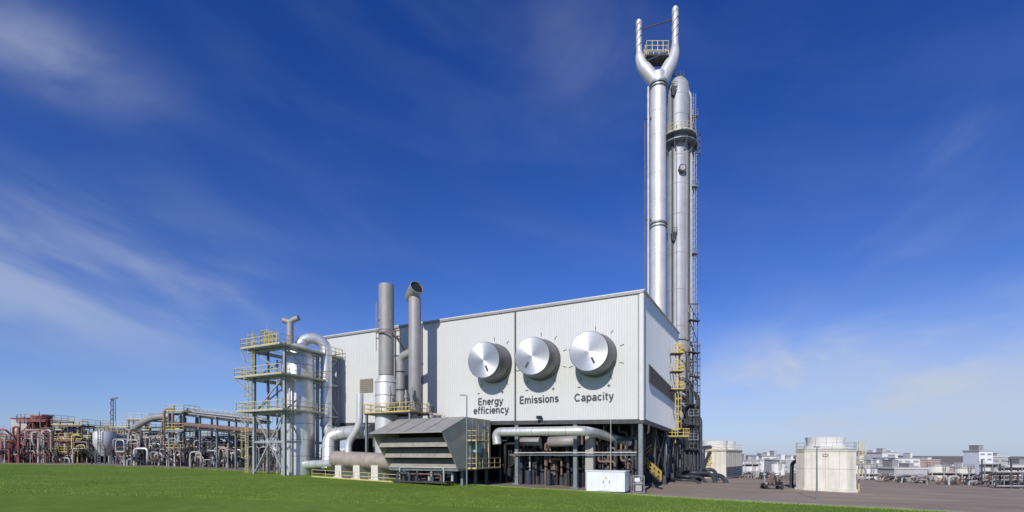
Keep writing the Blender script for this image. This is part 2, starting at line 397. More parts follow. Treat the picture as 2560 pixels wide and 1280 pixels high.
z0=FP(900,982,.1).z; z1=FP(900,948,.1).z  # front wall bands: part louvre, part shadow put into the brown colour
for t0,t1 in ((tpx(932,.1),tpx(900,.1)),(tpx(1022,.1),tpx(990,.1))):
    m=M()
    for i in range(7):
        z=z0+(z1-z0)*i/7; m.fbox(t0,t1,.06,.13,z,z+(z1-z0)/7*.85)
    m.done('ventilation_louvre',LOUV,hall)
for t in (.25,7.3,14.4,21.5,28.6,35.7,LEN-.5):
    for u in ((-.25,-9,-18,-27,-DEP+.4) if t<1 else (-.25,)):
        p=FT(t,u,0); zg=gz(p.x); m=M(); m.hcol((p.x,p.y,zg+.12),(p.x,p.y,zb(max(t,0))-.45),.42)
        m.box((p.x,p.y,zg-.1),.8,.8,.24,math.atan2(TY,TX)); m.done('column',STEEL if u>-1 else STEELD,hall)
for u0,u1 in ((-9,-18),(-18,-27),(-27,-33)):
    m=M(); m.beam(FT(.2,u0,1.),FT(.2,u1,7.2),.22); m.beam(FT(.2,u1,1.),FT(.2,u0,7.2),.2); m.done('cross_brace',STEELD,hall)
m=M(); m.fbox(2.8,LEN,-6,-6.3,-.4,7.9); m.done('painted_shade_wall',DARK,hall)  # black backing wall added to paint the darkness below the hall
m=M(); m.fbox(2.5,2.8,-6,-DEP+1,-.6,7.2); m.done('painted_shade_wall',DARK,hall)  # same added backing along the hall end, shade held in its colour
m=M(); m.fbox(5.3,6.2,-.2,-1.1,-.4,6.2); m.done('concrete_pier',CONCD,hall)

# lettering & dials
RM=Matrix((( -TX,0,NX),(-TY,0,NY),(0,1,0)))  # columns: right, up, normal
def arc(cx,cy,rx,ry,a0,a1,n=14):
    return [(cx+rx*math.cos(math.radians(a0+(a1-a0)*i/n)),cy+ry*math.sin(math.radians(a0+(a1-a0)*i/n))) for i in range(n+1)]
GL={'n':(.5,[[(.07,0),(.07,.52)],[(.07,.27)]+arc(.23,.29,.16,.18,180,0)+[(.39,0)]]),
 'm':(.78,[[(.07,0),(.07,.52)],[(.07,.27)]+arc(.22,.29,.15,.18,180,0)+[(.37,0)],[(.37,.27)]+arc(.52,.29,.15,.18,180,0)+[(.67,0)]]),
 'r':(.34,[[(.07,0),(.07,.52)],[(.07,.25)]+arc(.24,.28,.17,.19,180,75)]),
 'e':(.51,[[(.07,.26),(.44,.26)],arc(.255,.26,.19,.21,0,318,22)]),
 'o':(.52,[arc(.26,.26,.19,.21,0,360,24)]),
 'c':(.48,[arc(.255,.26,.19,.21,42,318,20)]),
 'C':(.68,[arc(.34,.36,.27,.31,42,318,24)]),
 'E':(.56,[[(.08,0),(.08,.72)],[(.08,.05),(.5,.05)],[(.08,.37),(.46,.37)],[(.08,.67),(.5,.67)]]),
 'g':(.54,[arc(.25,.26,.19,.21,0,360,24),[(.45,.52),(.45,-.03)]+arc(.25,-.03,.2,.13,0,-150)]),
 'y':(.47,[[(.03,.52),(.235,.02)],[(.44,.52),(.25,0),(.2,-.11),(.13,-.155),(.05,-.155)]]),
 'f':(.31,[[(.13,0)]+arc(.27,.57,.14,.11,180,85),[(.02,.46),(.29,.46)]]),
 'i':(.2,[[(.09,0),(.09,.52)],[(.09,.62),(.09,.73)]]),
 's':(.45,[arc(.22,.365,.155,.105,25,270,14)[:-1]+arc(.22,.155,.165,.105,90,-155,14)]),
 'a':(.5,[arc(.22,.155,.165,.11,0,360,20),[(.41,0)]+arc(.235,.33,.17,.145,0,150)]),
 'p':(.54,[arc(.28,.26,.19,.21,0,360,24),[(.08,.52),(.08,-.19)]]),
 't':(.34,[[(.13,.66)]+arc(.25,.15,.12,.1,180,275),[(.02,.46),(.3,.46)]])}
def text(s,px,py,wpx,name='lettering'):
    m=M(); x=0; hw=.07; k=0
    for ch in s:
        adv,st=GL[ch]
        for pl in st:
            k+=1; zo=.012+.0015*(k%6)
            n=len(pl); Lp=[];Rp=[]
            closed=(abs(pl[0][0]-pl[-1][0])+abs(pl[0][1]-pl[-1][1]))<1e-4
            for i in range(n):
                a=pl[i-1] if i>0 else (pl[-2] if closed else None); b=pl[i]; c=pl[i+1] if i<n-1 else (pl[1] if closed else None)
                d1=Vector((b[0]-a[0],b[1]-a[1])).normalized() if a else None
                d2=Vector((c[0]-b[0],c[1]-b[1])).normalized() if c else None
                d=(d1+d2).normalized() if (d1 and d2) else (d1 or d2)
                q=d1 or d2; co=max(.6,d.dot(q)); nn=Vector((-d.y,d.x))*hw/co
                Lp.append((x+b[0]+nn.x,b[1]+nn.y)); Rp.append((x+b[0]-nn.x,b[1]-nn.y))
            for i in range(n-1):
                m.face([(*Rp[i],zo),(*Rp[i+1],zo),(*Lp[i+1],zo),(*Lp[i],zo)])
        x+=adv+.045
    x-=.045; p=FP(px,py,.04); wd=abs(tpx(px-wpx/2,.07)-tpx(px+wpx/2,.07)); sc=wd/x
    m.v=[RM@Vector(((v.x-x/2)*sc,(v.y-.36)*sc*1.12,v.z))+p for v in m.v]
    m.done(name,INK,hall,label='dark grey lettering reading '+s)
text('Energy',1226,1003,62); text('efficiency',1227,1025,88); text('Emissions',1347,998,98); text('Capacity',1484,992,98)
R0=2.32
for px,py,ang,mi,pl,lb in ((1236,910,-66,(1197,984),(1256,980),'brushed metal dial on a white wall above the word Energy'),
                     (1353,901,-122,(1317,976),(1383,972),'brushed metal dial on a white wall above the word Emissions'),
                     (1489,890,-64,(1448,968),(1522,964),'brushed metal dial on a white wall above the word Capacity')):
    c=FP(px,py,.04)
    k=thing('control_dial',lb,'dial',c,'giant control dials on the hall wall')
    k.matrix_world=Matrix.Translation(c)@RM.to_4x4()
    H=2.7; Rf=2.04
    m=M(); m.tube([(0,0,.0),(0,0,.5),(0,0,.62)],[R0,R0,R0-.05],72); m.done('base_collar',KRING,k,local=True)
    m=M(); m.tube([(0,0,.62),(0,0,H-.12),(0,0,H)],[R0-.1,Rf+.04,Rf-.02],96,False); m.done('knurled_side',KSIDE,k,local=True)
    m=M(); seg=96; m.v=[Vector((0,0,H+.02))]+[Vector((Rf*.985*math.cos(2*math.pi*i/seg),Rf*.985*math.sin(2*math.pi*i/seg),H+.0)) for i in range(seg)]
    for i in range(seg): m.f.append((0,1+i,1+(i+1)%seg)); m.s.append(False)
    m.done('face_plate',KFACE,k,local=True)
    a=math.radians(ang); d=Vector((math.cos(a),math.sin(a),0)); m=M()
    q=Vector((-d.y,d.x,0)); p0=d*Rf*.36; p1=d*Rf*.7; wv=.11; P=[]
    for z in (H+.005,H+.05): P+=[p0-q*wv+Vector((0,0,z)),p1-q*wv+Vector((0,0,z)),p1+q*wv+Vector((0,0,z)),p0+q*wv+Vector((0,0,z))]
    m.hexa(P); m.done('pointer_mark',INK,k,local=True)
    for j in range(9):
        a=math.radians(235-j*36.25)
        d=Vector((math.cos(a),math.sin(a),0)); q=Vector((-d.y,d.x,0)); m=M(); r0,r1=R0+.42,R0+.85
        P=[]
        for z in (0,.02): P+=[d*r0-q*.03+Vector((0,0,z)),d*r1-q*.03+Vector((0,0,z)),d*r1+q*.03+Vector((0,0,z)),d*r0+q*.03+Vector((0,0,z))]
        m.hexa(P); m.done('tick_mark',INK,k,local=True)
    for nm,(qx,qy) in (('minus_sign',mi),('plus_sign',pl)):
        p=FP(qx,qy,.045); loc=RM.transposed()@(p-c); m=M()
        def bx(w_,h_):
            P=[]
            for z in (0,.02): P+=[loc+Vector((-w_,-h_,z)),loc+Vector((w_,-h_,z)),loc+Vector((w_,h_,z)),loc+Vector((-w_,h_,z))]
            m.hexa(P)
        bx(.17,.045)
        if nm[0]=='p': loc=loc+Vector((0,0,.004)); bx(.045,.17)
        m.done(nm,INK,k,local=True)

# ---------------------------------------------------------------- tall forked flue + column
def flue():
    d=83.; sc=d/FL; g=G(1645,d)
    f=thing('forked_flue_stack','tall silver flue pipe splitting into two open arms at its top','chimney',g)
    x=g.x
    z=lambda py:CH+(HZ-py)*sc
    X_=lambda px:(px-1280)*sc
    pts=[(x,d,g.z)]; rr=[1.37]
    for py in (700,640,505,440,345,285):
        zz=z(py)
        for dz,r in ((-.1,1.37),(-.045,1.37),(-.035,1.385),(.035,1.385),(.045,1.37),(.1,1.37)): pts.append((x,d,zz+dz)); rr.append(r)
    pts.append((x,d,z(218))); rr.append(1.37)
    m=M(); m.tube(pts,rr,36); m.done('flue_pipe',STACK,f)
    for py in (562,215): 
        m=M(); m.ring(x,d,z(py),1.37,.3,.22,36); m.ring(x,d,z(py+9),1.37,.12,.2,36); m.done('clamp_collar',STEEL,f)
    m=M()
    m.tube([(x,d,z(216)),(x,d,z(204)),(x-.1,d,z(190))],[1.37,1.37,1.5],32)
    m.done('junction',STACK,f)
    m=M(); pts=fillet([(x-.55,d,z(203)),(X_(1600),d,z(158)),(X_(1597),d,z(120)),(X_(1597),d,z(54))],2.2,8); n=len(pts)
    m.tube(pts,[1.15-(1.15-.5)*min(1,i/(n*.62)) for i in range(n)],24); 
    m.tube([(X_(1597),d,z(54)),(X_(1597),d,z(51))],[.5,.34],20); m.done('fork_arm',STACK,f)
    m=M(); pts=fillet([(x+.55,d,z(203)),(X_(1686),d,z(142)),(X_(1688),d,z(100)),(X_(1688),d,z(22))],2.2,8); n=len(pts)
    m.tube(pts,[1.2-(1.2-.55)*min(1,i/(n*.62)) for i in range(n)],24)
    m.tube([(X_(1688),d,z(22)),(X_(1688),d,z(18))],[.55,.36],20); m.done('fork_arm',STACK,f)
    for px,a,b,r in ((1597,120,60,.55),(1688,100,28,.6)):
        m=M()
        for ph in (0,2.09,4.19):
            K=50; m.tube([(X_(px)+r*math.cos(ph+i/K*7),d+r*math.sin(ph+i/K*7),z(a)+(z(b)-z(a))*i/K) for i in range(K+1)],.05,5)
        m.done('helical_strake',STEEL,f)
    m=M(); m.beam((X_(1601),d,z(74)),(X_(1684),d,z(48)),.14); m.done('tie_bar',STEELD,f)
    m=M(); za=z(150); m.box((X_(1640),d+.2,za),3.9,2.4,.18); 
    for s_ in (-1,1): m.beam((X_(1640)+s_*1.6,d,za),(X_(1640)+s_*1.1,d,z(172)),.15)
    m.beam((X_(1612),d-.9,z(163)),(X_(1668),d-.9,z(140)),.14); m.done('platform',STEELD,f)
    m=M(); q=[(X_(1640)+a*1.9,d+.2+b*1.15,z(138)) for a,b in ((-1,-1),(1,-1),(1,1),(-1,1))]; m.rail(q,1.7,.9,.09,True)
    for c in q: m.beam(c,(c[0],c[1],za),.1)
    m.done('railing',YELW,f)
    m=M(); m.vcyl(X_(1619),d-.4,g.z,z(222),.2,seg=10); m.done('riser_pipe',PALE,f)
    m=M(); m.vcyl(X_(1613.5),d+.3,g.z,z(300),.1,seg=8); m.done('riser_pipe',BRN,f)
    for py in (300,552): 
        m=M(); m.beam((X_(1612),d-.4,z(py)),(X_(1628),d-.4,z(py)),.2,.35); m.done('pipe_bracket',STEELD,f)
    d=84.5; sc2=d/FL; x=(1695-1280)*sc2; z=lambda py:CH+(HZ-py)*sc2
    g=Vector((x,d,gz(x)))
    f=thing('process_column','tall grey cylindrical process column with ring platform and ladders','column',g)
    pts=[(x,d,g.z)]; rr=[1.93]
    for py in (820,730,640,545,470,400,300,250):
        zz=z(py)
        for dz,r in ((-.12,1.93),(-.06,1.93),(-.05,1.95),(.05,1.95),(.06,1.93),(.12,1.93)): pts.append((x,d,zz+dz)); rr.append(r)
    pts+=[(x,d,z(235)),(x,d,z(215)),(x,d,z(203)),(x,d,z(197))]; rr+=[1.93,1.75,1.2,.5]
    m=M(); m.tube(pts,rr,40); m.done('shell',STACK2,f)
    m=M(); m.tube([(x-.1,d-1.8,z(441)),(x-.1,d-2.5,z(441))],.55,20); m.tube([(x-.1,d-2.5,z(441)),(x-.1,d-2.6,z(441))],.68,20); m.done('manhole',STEELD,f)
    m=M(); m.tube([(x-.1,d-2.55,z(441)),(x-.1,d-2.68,z(441))],.45,20); m.done('manhole_cover',STACK2,f)
    m=M(); K=18
    for zz,ro in ((z(372),3.3),(z(352),3.1)):
        for i in range(K):
            a0,a1=2*math.pi*i/K,2*math.pi*(i+1)/K
            m.hexa([(x+r*math.cos(a),d+r*math.sin(a),q) for q in (zz,zz+.15) for r,a in ((2.02,a0),(ro,a0),(ro,a1),(2.02,a1))])
    for i in range(0,K,2):
        a0=2*math.pi*i/K; m.beam((x+3.2*math.cos(a0),d+3.2*math.sin(a0),z(372)),(x+2*math.cos(a0),d+2*math.sin(a0),z(392)),.12)
    m.done('ring_platform',STEEL,f)
    m=M(); m.rail([(x+3.1*math.cos(2*math.pi*i/K),d+3.1*math.sin(2*math.pi*i/K),z(352)+.15) for i in range(K)],1.3,1.2,.06,True); m.done('railing',YELW,f)
    m=M(); m.ladder((x+2.35,d-.4,z(860)),(x+2.35,d-.4,z(372)),(1,-.2,0),.5,True,.5,.045); m.done('caged_ladder',STEELL,f)
    m=M(); m.ladder((x+2.9,d-.6,z(420)),(x+2.9,d-.6,z(345)),(1,-.2,0),.6,True,.4,.08); m.done('caged_ladder',STEELD,f)
    m=M(); m.ladder((x+1.9,d-1.2,z(352)),(x+1.9,d-1.2,z(250)),(1,-.4,0),.5,True,.5,.05); m.done('caged_ladder',GALV,f)
    for py in (300,475,640):
        m=M(); zz=z(py); m.box((x+2.6,d-.5,zz),1.1,1.5,.1); m.beam((x+1.9,d-.5,zz-1.1),(x+3.,d-.5,zz),.09); m.rail([(x+2.1,d-1.2,zz),(x+3.1,d-1.2,zz),(x+3.1,d+.2,zz)],1.1,1.,.05); m.done('side_platform',STEEL,f)
    m=M(); m.tube(fillet([(x+1.95,d-1.,g.z+.4),(x+1.95,d-1.,z(250)),(x+1.2,d-1,z(228)),(x+.5,d-.6,z(215))],.6),.16,8); m.done('riser_pipe',PALE,f)
    for dx,dy,p0,r,mt in ((-1.5,-1.5,225,.16,STEELD),(-.9,-1.9,330,.08,STEEL),(.9,-1.9,395,.1,GALV),(1.4,-1.5,300,.09,STEELD)):
        m=M(); m.vcyl(x+dx,d+dy,g.z,z(p0),r,seg=8); m.done('riser_pipe',mt,f)
    m=M(); m.beam((x-.9,d,z(203)),(x-.9,d,z(188)),.1); m.beam((x-.1,d,z(203)),(x-.1,d,z(180)),.07); m.beam((x+.5,d,z(203)),(x+.5,d,z(192)),.07)
    m.beam((x-1.1,d,z(190)),(x+.6,d,z(192)),.08); m.rail([(x-1.2,d-1.2,z(203)),(x+.6,d-1.2,z(203))],.9,.6,.06); m.done('vent_rods',STEELD,f)
    for py in (596,240): 
        m=M(); m.hexa([(x-1.7,d-2.,z(py+18)),(x-1.3,d-2.,z(py+18)),(x-1.3,d-1.6,z(py+18)),(x-1.7,d-1.6,z(py+18)),(x-1.9,d-2.2,z(py)),(x-.95,d-2.2,z(py)),(x-.95,d-1.6,z(py)),(x-1.9,d-1.6,z(py))]); 
        m.rail([(x-1.9,d-2.2,z(py)),(x-.9,d-2.2,z(py))],.9,.5,.05); m.done('bracket',STEELD,f)
flue()
def risers():
    g=G(1725,80.); f=thing('riser_pipe_tower','bundle of dark vertical riser pipes with gantries beside a hall','pipework',g)
    d=80.
    for px,py,r,mt in ((1727,960,.33,NAVY),(1736,1015,.3,NAVY),(1745,990,.33,BLACK),(1752,1045,.25,NAVY),(1720,1000,.28,BLACK),(1712,1030,.2,STEELD),(1705,1060,.25,NAVY),(1716,880,.14,STEELD),(1732,860,.12,STEELD)):
        p=W(px,py,d); b=W(px,1190,d); m=M(); m.tube(fillet([b,p,p+Vector((-1.2,.2,.9)),p+Vector((-2.2,1,1.))],.9),r,12); m.done('riser_pipe',mt,f)
    m=M()
    for px in (1724,1734,1744):
        m.beam(W(px,1190,d-.8),W(px,(756 if px==1744 else 770 if px==1734 else 700),d-.8),.14)
    for py in (760,800,855,905,960,1010,1060,1110):
        m.beam(W(1722,py,d-.8),W(1745,py,d-.8),.16)
    for a,b in ((760,800),(800,855),(855,905),(905,960),(960,1010),(1010,1060),(1060,1110)): m.beam(W(1724,a,d-.8),W(1744,b,d-.8),.1)
    m.done('gantry_frame',STEELD,f)
    m=M(); m.ladder(W(1740,1110,d-1.2),Vector((W(1740,1110,d-1.2).x,d-1.2,W(1740,860,d-1.2).z)),(.6,-.8,0),.6,True,.4,.06); m.done('caged_ladder',STEELD,f)
    m=M()
    for py in (780,870,950,1040,1100): m.rail([W(1722,py,d-1.4),W(1746,py,d-1.4)],1.1,.9,.07)
    m.done('railing',STEEL,f)
    for py in (800,880,940,1010,1060,1120): m=M(); m.beam(W(1712 if py>1000 else 1722,py,d-1.2),W(1748,py+3,d-1.2),1.,.14); m.done('grating_deck',STEELD,f)
    m=M()
    for i in range(12): p=W(1696+i*5,1192,d-2.5+random.random()); m.vcyl(p.x,p.y,gz(p.x),gz(p.x)+random.uniform(1,3.2),random.uniform(.15,.4),seg=10)
    m.done('pump_group',STEELD,f)
    f=thing('access_ladder_tower','yellow caged access ladder and landings on the end of a hall','ladder',SP(1690,1110,-1))
    m=M(); a=SP(1689,1108,-.8); b=Vector((a.x,a.y,SP(1689,855,-.8).z)); m.ladder(a,b,(-TX,-TY,0),.7,True,.5,.055); m.done('ladder',YEL,f)
    for py in (885,930,975,1092):
        p=Vector((a.x,a.y,CH+(HZ-py)/FL*a.y)); w_=.9 if py<1000 else 1.6
        q=[p+Vector((-w_,-.9,0)),p+Vector((w_,-.9,0)),p+Vector((w_,.6,0))]
        m=M(); m.rail(q,1.15,.9,.07); m.done('railing',YEL,f)
        m=M(); m.box(p+Vector((0,-.2,-.12)),w_*2,1.5,.1); m.done('landing',STEELD,f)
risers()

# ---------------------------------------------------------------- two exhaust stacks
def stacks():
    u=4.; c=FP(966,1100,u); s_=c.y/FL; g=Vector((c.x,c.y,gz(c.x))); z=lambda py:CH+(HZ-py)*s_
    f=thing('exhaust_stack','straight grey cylindrical exhaust stack with widened silencer base','chimney',g)
    x,y=c.x,c.y
    m=M(); m.tube([(x,y,z(938)),(x,y,z(713))],[.93,.93],32,False); m.tube([(x,y,z(713)),(x,y,z(760))],[.86,.86],32,False); m.done('stack_pipe',GALV,f)
    m=M(); m.ring(x,y,z(826),.93,.12,.08); m.done('stack_collar',GALV,f)
    m=M(); m.tube([(x,y,g.z),(x,y,z(1035)),(x,y,z(958)),(x,y,z(940))],[1.36,1.36,1.36,.95],32); m.done('silencer',STACK,f)
    m=M()
    for py in (958,990,1020,1036): m.ring(x,y,z(py),1.36,.1,.04)
    m.done('silencer_bands',GALV,f)
    m=M(); m.tube([(x,y,z(805)),(x-.8,y-.8,z(803))],.1,6); m.tube([(x-1.1,y-.5,z(880)),(x-1.1,y-.5,z(760))],.05,6); m.done('sampling_pipe',GALV,f)
    c=FP(1037,1100,u); s2=c.y/FL; g=Vector((c.x,c.y,gz(c.x))); z=lambda py:CH+(HZ-py)*s2; x,y=c.x,c.y
    f2=thing('bypass_stack','grey duct stack with elbowed open mouth and side branch','chimney',g)
    m=M(); m.tube([(x,y,g.z+2),(x,y,z(1035)),(x,y,z(1003)),(x,y,z(748)),(x,y,z(738))],[.3,.3,.74,.74,.5],28)
    m.done('stack_pipe',GALV,f2)
    e0=Vector((x-.95,y+1.0,z(745))); e1=Vector((x+.42,y-.85,z(724))); dd=(e0-e1).normalized()
    m=M(); m.tube([e0,e0.lerp(e1,.14),e0.lerp(e1,.5),e1],[.3,.62,.76,.84],28,False)
    m.tube([e1,e0.lerp(e1,.45)],[.78,.68],28,False); m.tube([e1,e1-dd*.02],[.84,.78],28,False)
    m.tube([e0,e0.lerp(e1,.01)],.29,20); m.done('outlet_elbow',GALV,f2)
    m=M(); m.tube([e1+dd*.15,e1+dd*.2],.775,28); m.done('bore_shade_disc',BLACK,f2)  # black disc stands in for the shade inside the open mouth
    p=lambda px,py:FP(px,py,u)
    m=M(); m.tube(fillet([p(1038,868),p(1026,882),p(1001,893),p(1001,1005)],.8,6),.5,18); m.done('branch_duct',GALV,f2)
    m=M()
    for py in (930,975): q=p(1001,py); m.ring(q.x,q.y,q.z,.5,.12,.08)
    m.done('duct_flange',STEELD,f2)
    m=M(); z1=z(826); 
    for uu in (u+1.1,u-1.1): m.beam(FT(tpx(940,uu),uu,z1),FT(tpx(1000,uu),uu,z1-.1),.14)
    m.beam(FT(tpx(984,u),u,z1),FT(tpx(1005,1),.3,z(855)),.12); m.beam(FT(tpx(1000,u),u,z1),FT(tpx(1000,u),u,z(846)),.1); m.beam(FT(tpx(984,u),u,z(826)),FT(tpx(1000,u),u,z(846)),.1)
    m.done('stay_bracket',BRN,f)
stacks()

# ---------------------------------------------------------------- air filter house
def filterhouse():
    ta,tb=17.6,26.6; g=FT((ta+tb)/2,4,0); g.z=gz(g.x)
    f=thing('air_intake_house','grey louvred air intake filter house on short legs','air intake',g)
    zt,zl,z0=8.0,6.26,2.5; ub,uf,u1,u0=.35,6.,10.5,7.7
    m=M(); m.fbox(ta,tb,ub,uf,z0,zt); m.done('housing',FILTL,f)
    def slab(t0,t1,p,q,th):
        (ua,za),(uc,zc)=p,q
        m.hexa([FT(t0,ua,za-th),FT(t1,ua,za-th),FT(t1,uc,zc-th),FT(t0,uc,zc-th),FT(t0,ua,za),FT(t1,ua,za),FT(t1,uc,zc),FT(t0,uc,zc)])
    m=M(); slab(ta-.12,tb+.12,(uf+.004,zt+.03),(u1+.25,zl-.02),.1)
    m.done('hood_roof',FILT,f)
    m=M()
    for i in range(1,4):
        t=ta+(tb-ta)*i/4
        m.beam(FT(t,uf,zt+.06),FT(t,u1+.2,zl+.03),.05)
    m.done('hood_ribs',FILTB,f)
    for t,t2 in ((ta,ta+.07),(tb-.07,tb)):
        m=M(); prof=[(uf+.004,z0),(u0,z0),(u1,zl-.12),(uf+.004,zt-.12)]
        m.face([FT(t,a,b) for a,b in prof]); m.face([FT(t2,a,b) for a,b in reversed(prof)])
        for i in range(4):
            (a,b),(c,d)=prof[i],prof[(i+1)%4]; m.face([FT(t,a,b),FT(t2,a,b),FT(t2,c,d),FT(t,c,d)])
        m.done('hood_cheek',FILTL,f)
    for i in range(3):
        k=.36+.3*i; ue=u1+(u0-u1)*k; ze=zl+(z0-zl)*k-.05
        m=M(); slab(ta+.09,tb-.09,(ue-.75,ze+.88),(ue,ze),.05); slab(ta+.09,tb-.09,(ue-.001,ze),(ue+.03,ze-.08),.03)
        for j in range(1,4): t=ta+(tb-ta)*j/4; m.beam(FT(t,ue-.74,ze+.9),FT(t,ue,ze+.03),.05)
        m.done('louvre_blade',FILTB,f)
    m=M(); m.fbox(ta+.1,tb-.1,uf+.03,uf+.08,z0+.05,zt-.2); m.done('louvre_shade_sheet',DARK,f)  # near-black sheet paints the shade in the gaps behind the blades
    m=M(); m.fbox(ta-.05,tb+.05,ub,u0,z0-.3,z0-.004); m.done('base_frame',STEEL,f)
    for t in (ta+.3,(ta+tb)/2-1.5,(ta+tb)/2+1.5,tb-.3):
        for u in (.8,3.4,6.2):
            p=FT(t,u,0); m=M(); m.hcol((p.x,p.y,gz(p.x)),(p.x,p.y,z0-.3),.28); m.done('leg',STEEL,f)
    m=M()
    for u in (1.8,3.2,4.6): m.fbox(ta-.03,ta-.004,u-.03,u+.03,z0+.1,zt-.1)
    for z in (4.2,6.1): m.fbox(ta-.028,ta-.004,ub,uf,z-.03,z+.03)
    m.done('panel_seams',FILT,f)
    m=M(); m.fbox(ta-.07,ta-.004,2.2,3.0,z0+.1,4.6); m.done('access_door',STEEL,f,label='grey steel access door')
    m=M(); m.fbox(ta-.6,ta-.05,3.6,4.6,4.2,5.2); m.done('control_box',BLUE,f,label='pale blue control box')
    m=M(); m.fbox(ta-1.3,ta-.06,.4,6,z0-.2,z0-.1); m.done('walkway',STEELD,f)
    m=M(); m.rail([FT(ta-.1,6,z0-.1),FT(ta-1.3,6,z0-.1),FT(ta-1.3,.4,z0-.1)],1.15,1.4,.055); 
    m.rail([FT(ta-.1,6,z0+2.9),FT(ta-1.3,6,z0+2.9),FT(ta-1.3,3.2,z0+2.9)],1.1,1.2,.055)
    m.beam(FT(ta-1.3,6,z0),FT(ta-1.3,6,z0+3),.07); m.beam(FT(ta-1.3,3.2,z0),FT(ta-1.3,3.2,z0+3),.07)
    m.done('railing',YELW,f)
    m=M(); m.fbox(ta-1.3,ta-.06,3.2,6,z0+2.8,z0+2.9); m.done('walkway',STEELD,f)
    for i,(u,za,zc,r) in enumerate(((1.2,2.6,7.2,.07),(5.3,2.6,6.4,.05),(2.0,4.7,7.5,.05))):
        m=M(); m.tube([FT(ta-.12,u,za),FT(ta-.12,u,zc)],r,6); m.done('conduit',GALV,f)
    s_=thing('oil_skid','low steel skid with small pipes and valves under the intake house','machinery',FT(22,8,gz(-5)))
    m=M(); zg=gz(-5); m.fbox(18.5,25.5,6.6,8.6,zg+.35,zg+.5)
    for t in (19,21,23,25): m.fbox(t,t+.15,6.8,7,zg,zg+.35); m.fbox(t,t+.15,8.2,8.4,zg,zg+.35)
    m.done('frame',STEELD,s_)
    for i,(t,l,h,r,mt) in enumerate(((18.8,3,.9,.14,PALE),(20,4.5,.7,.1,BRN),(21,3.6,1.2,.12,GALV),(19.2,5.8,1.45,.09,PALE),(23.4,1.6,.8,.2,NAVY))):
        m=M(); uu=6.8+i*.35; m.tube(fillet([FT(t,uu,zg+.5),FT(t,uu,zg+.5+h),FT(t+l,uu,zg+.5+h),FT(t+l,uu,zg+.5)],.25),r,8); m.done('pipe',mt,s_)
    for t in (20.5,22.6,24.3):
        m=M(); p=FT(t,8.0,zg+.5); m.vcyl(p.x,p.y,p.z,p.z+.5,.2,seg=12); m.vcyl(p.x,p.y,p.z+.5,p.z+.8,.06,seg=6); m.ring(p.x,p.y,p.z+.8,.2,.04,.02); m.done('valve',NAVY,s_)
filterhouse()
def upper():
    f=thing('valve_platform','yellow railed platform with valves and small vents behind an intake house','platform',FP(1005,1040,4.8))
    u=3.0; zz=FP(1000,1036,u).z
    t0,t1=tpx(1062,u),tpx(950,u)
    m=M(); m.fbox(t0,t1,1.5,5.8,zz-.15,zz); m.done('deck',STEELD,f)
    m=M(); m.rail([FT(t0,1.5,zz),FT(t0,5.8,zz),FT(t1,5.8,zz),FT(t1,1.5,zz)],1.1,1.1,.065); m.done('railing',YEL,f)
    for px,h in ((975,3.2),(1015,2.6),(1030,2.9),(1072,1.)):
        p=FP(px,1036,5.2); m=M(); m.vcyl(p.x,p.y,zz-.1,zz+h,.13,seg=8); m.ring(p.x,p.y,zz+h*.7,.13,.3,.1); m.done('vent_pipe',GALV,f)
    for i,px in enumerate((962,985,1000,1022,1045)):
        p=FP(px,1036,4.6); m=M(); m.box((p.x,p.y,zz+.003),.5,.5,random.uniform(.5,1.3),.4*i); m.vcyl(p.x,p.y,zz+.5,zz+1.5,.12,seg=8); m.done('valve_actuator',(GALV,STEELD,PALE)[i%3],f)
    for t in (t0+.2,t1-.2):
        p=FT(t,5.6,0); m=M(); m.hcol((p.x,p.y,gz(p.x)),(p.x,p.y,zz-.15),.25); m.done('leg',STEEL,f)
    p=FP(1078,1040,2.0); f=thing('roof_valve','small motorised valve with handwheel on a pipe stub','valve',p)
    m=M(); m.vcyl(p.x,p.y,8,p.z+.4,.28,seg=14); m.ring(p.x,p.y,p.z+.3,.35,.12,.1); m.done('body',GALV,f)
    m=M(); m.vcyl(p.x,p.y,p.z+.4,p.z+1.2,.33,seg=14); m.done('actuator',STEELD,f)
    m=M(); m.tube(fillet([FP(1062,1036,2),FP(1110,1036,2),FP(1110,1060,2)],.3),.14,8); m.done('pipe',PALE,f)
upper()
# ---------------------------------------------------------------- lower pipework before the hall
def single_pipe(name,label,pts,r,mt,fr=1.,bands=0,seg=20,group=None,n=7):
    P=fillet(pts,fr,n); f=thing(name,label,'pipe',P[0],group)
    m=M(); m.tube(P,r,seg); m.done('pipe_run',mt,f)
    if bands:
        acc=0; m=M()
        for a,b in zip(P,P[1:]):
            L_=(b-a).length
            while acc<L_ :
                q=a+(b-a).normalized()*acc; e=(b-a).normalized()*.04
                m.tube([q-e,q+e],r+.015,seg); acc+=bands
            acc-=L_
        m.done('joint_bands',GALV,f)
    return f
single_pipe('insulated_pipe','thick silver insulated pipe running below a white hall',[FP(1243,1110,2.2),FP(1240,1080,2.2),FP(1462,1077,2.2),FP(1500,1085,-.8),FP(1570,1107,-5.5)],.5,SILVER,.9,1.9)
single_pipe('transfer_duct','rust stained tan grey horizontal duct on saddles',[FP(838,1147,6.5),FP(1000,1156,6.5)],.98,RUSTG,.5,1.8,28)
single_pipe('intake_pipe','small silver pipe with elbow beside a rusty duct',[FP(752,1178,6.5),FP(756,1162,6.5),FP(838,1158,6.5)],.5,SILVER,.7,1.2)
single_pipe('gas_duct','large silver elbowed duct dropping to the ground',[FP(930,1078,4.5),FP(862,1082,4.5),FP(824,1090,5.2),FP(822,1172,6.)],.86,SILVER,1.9,1.3,26)
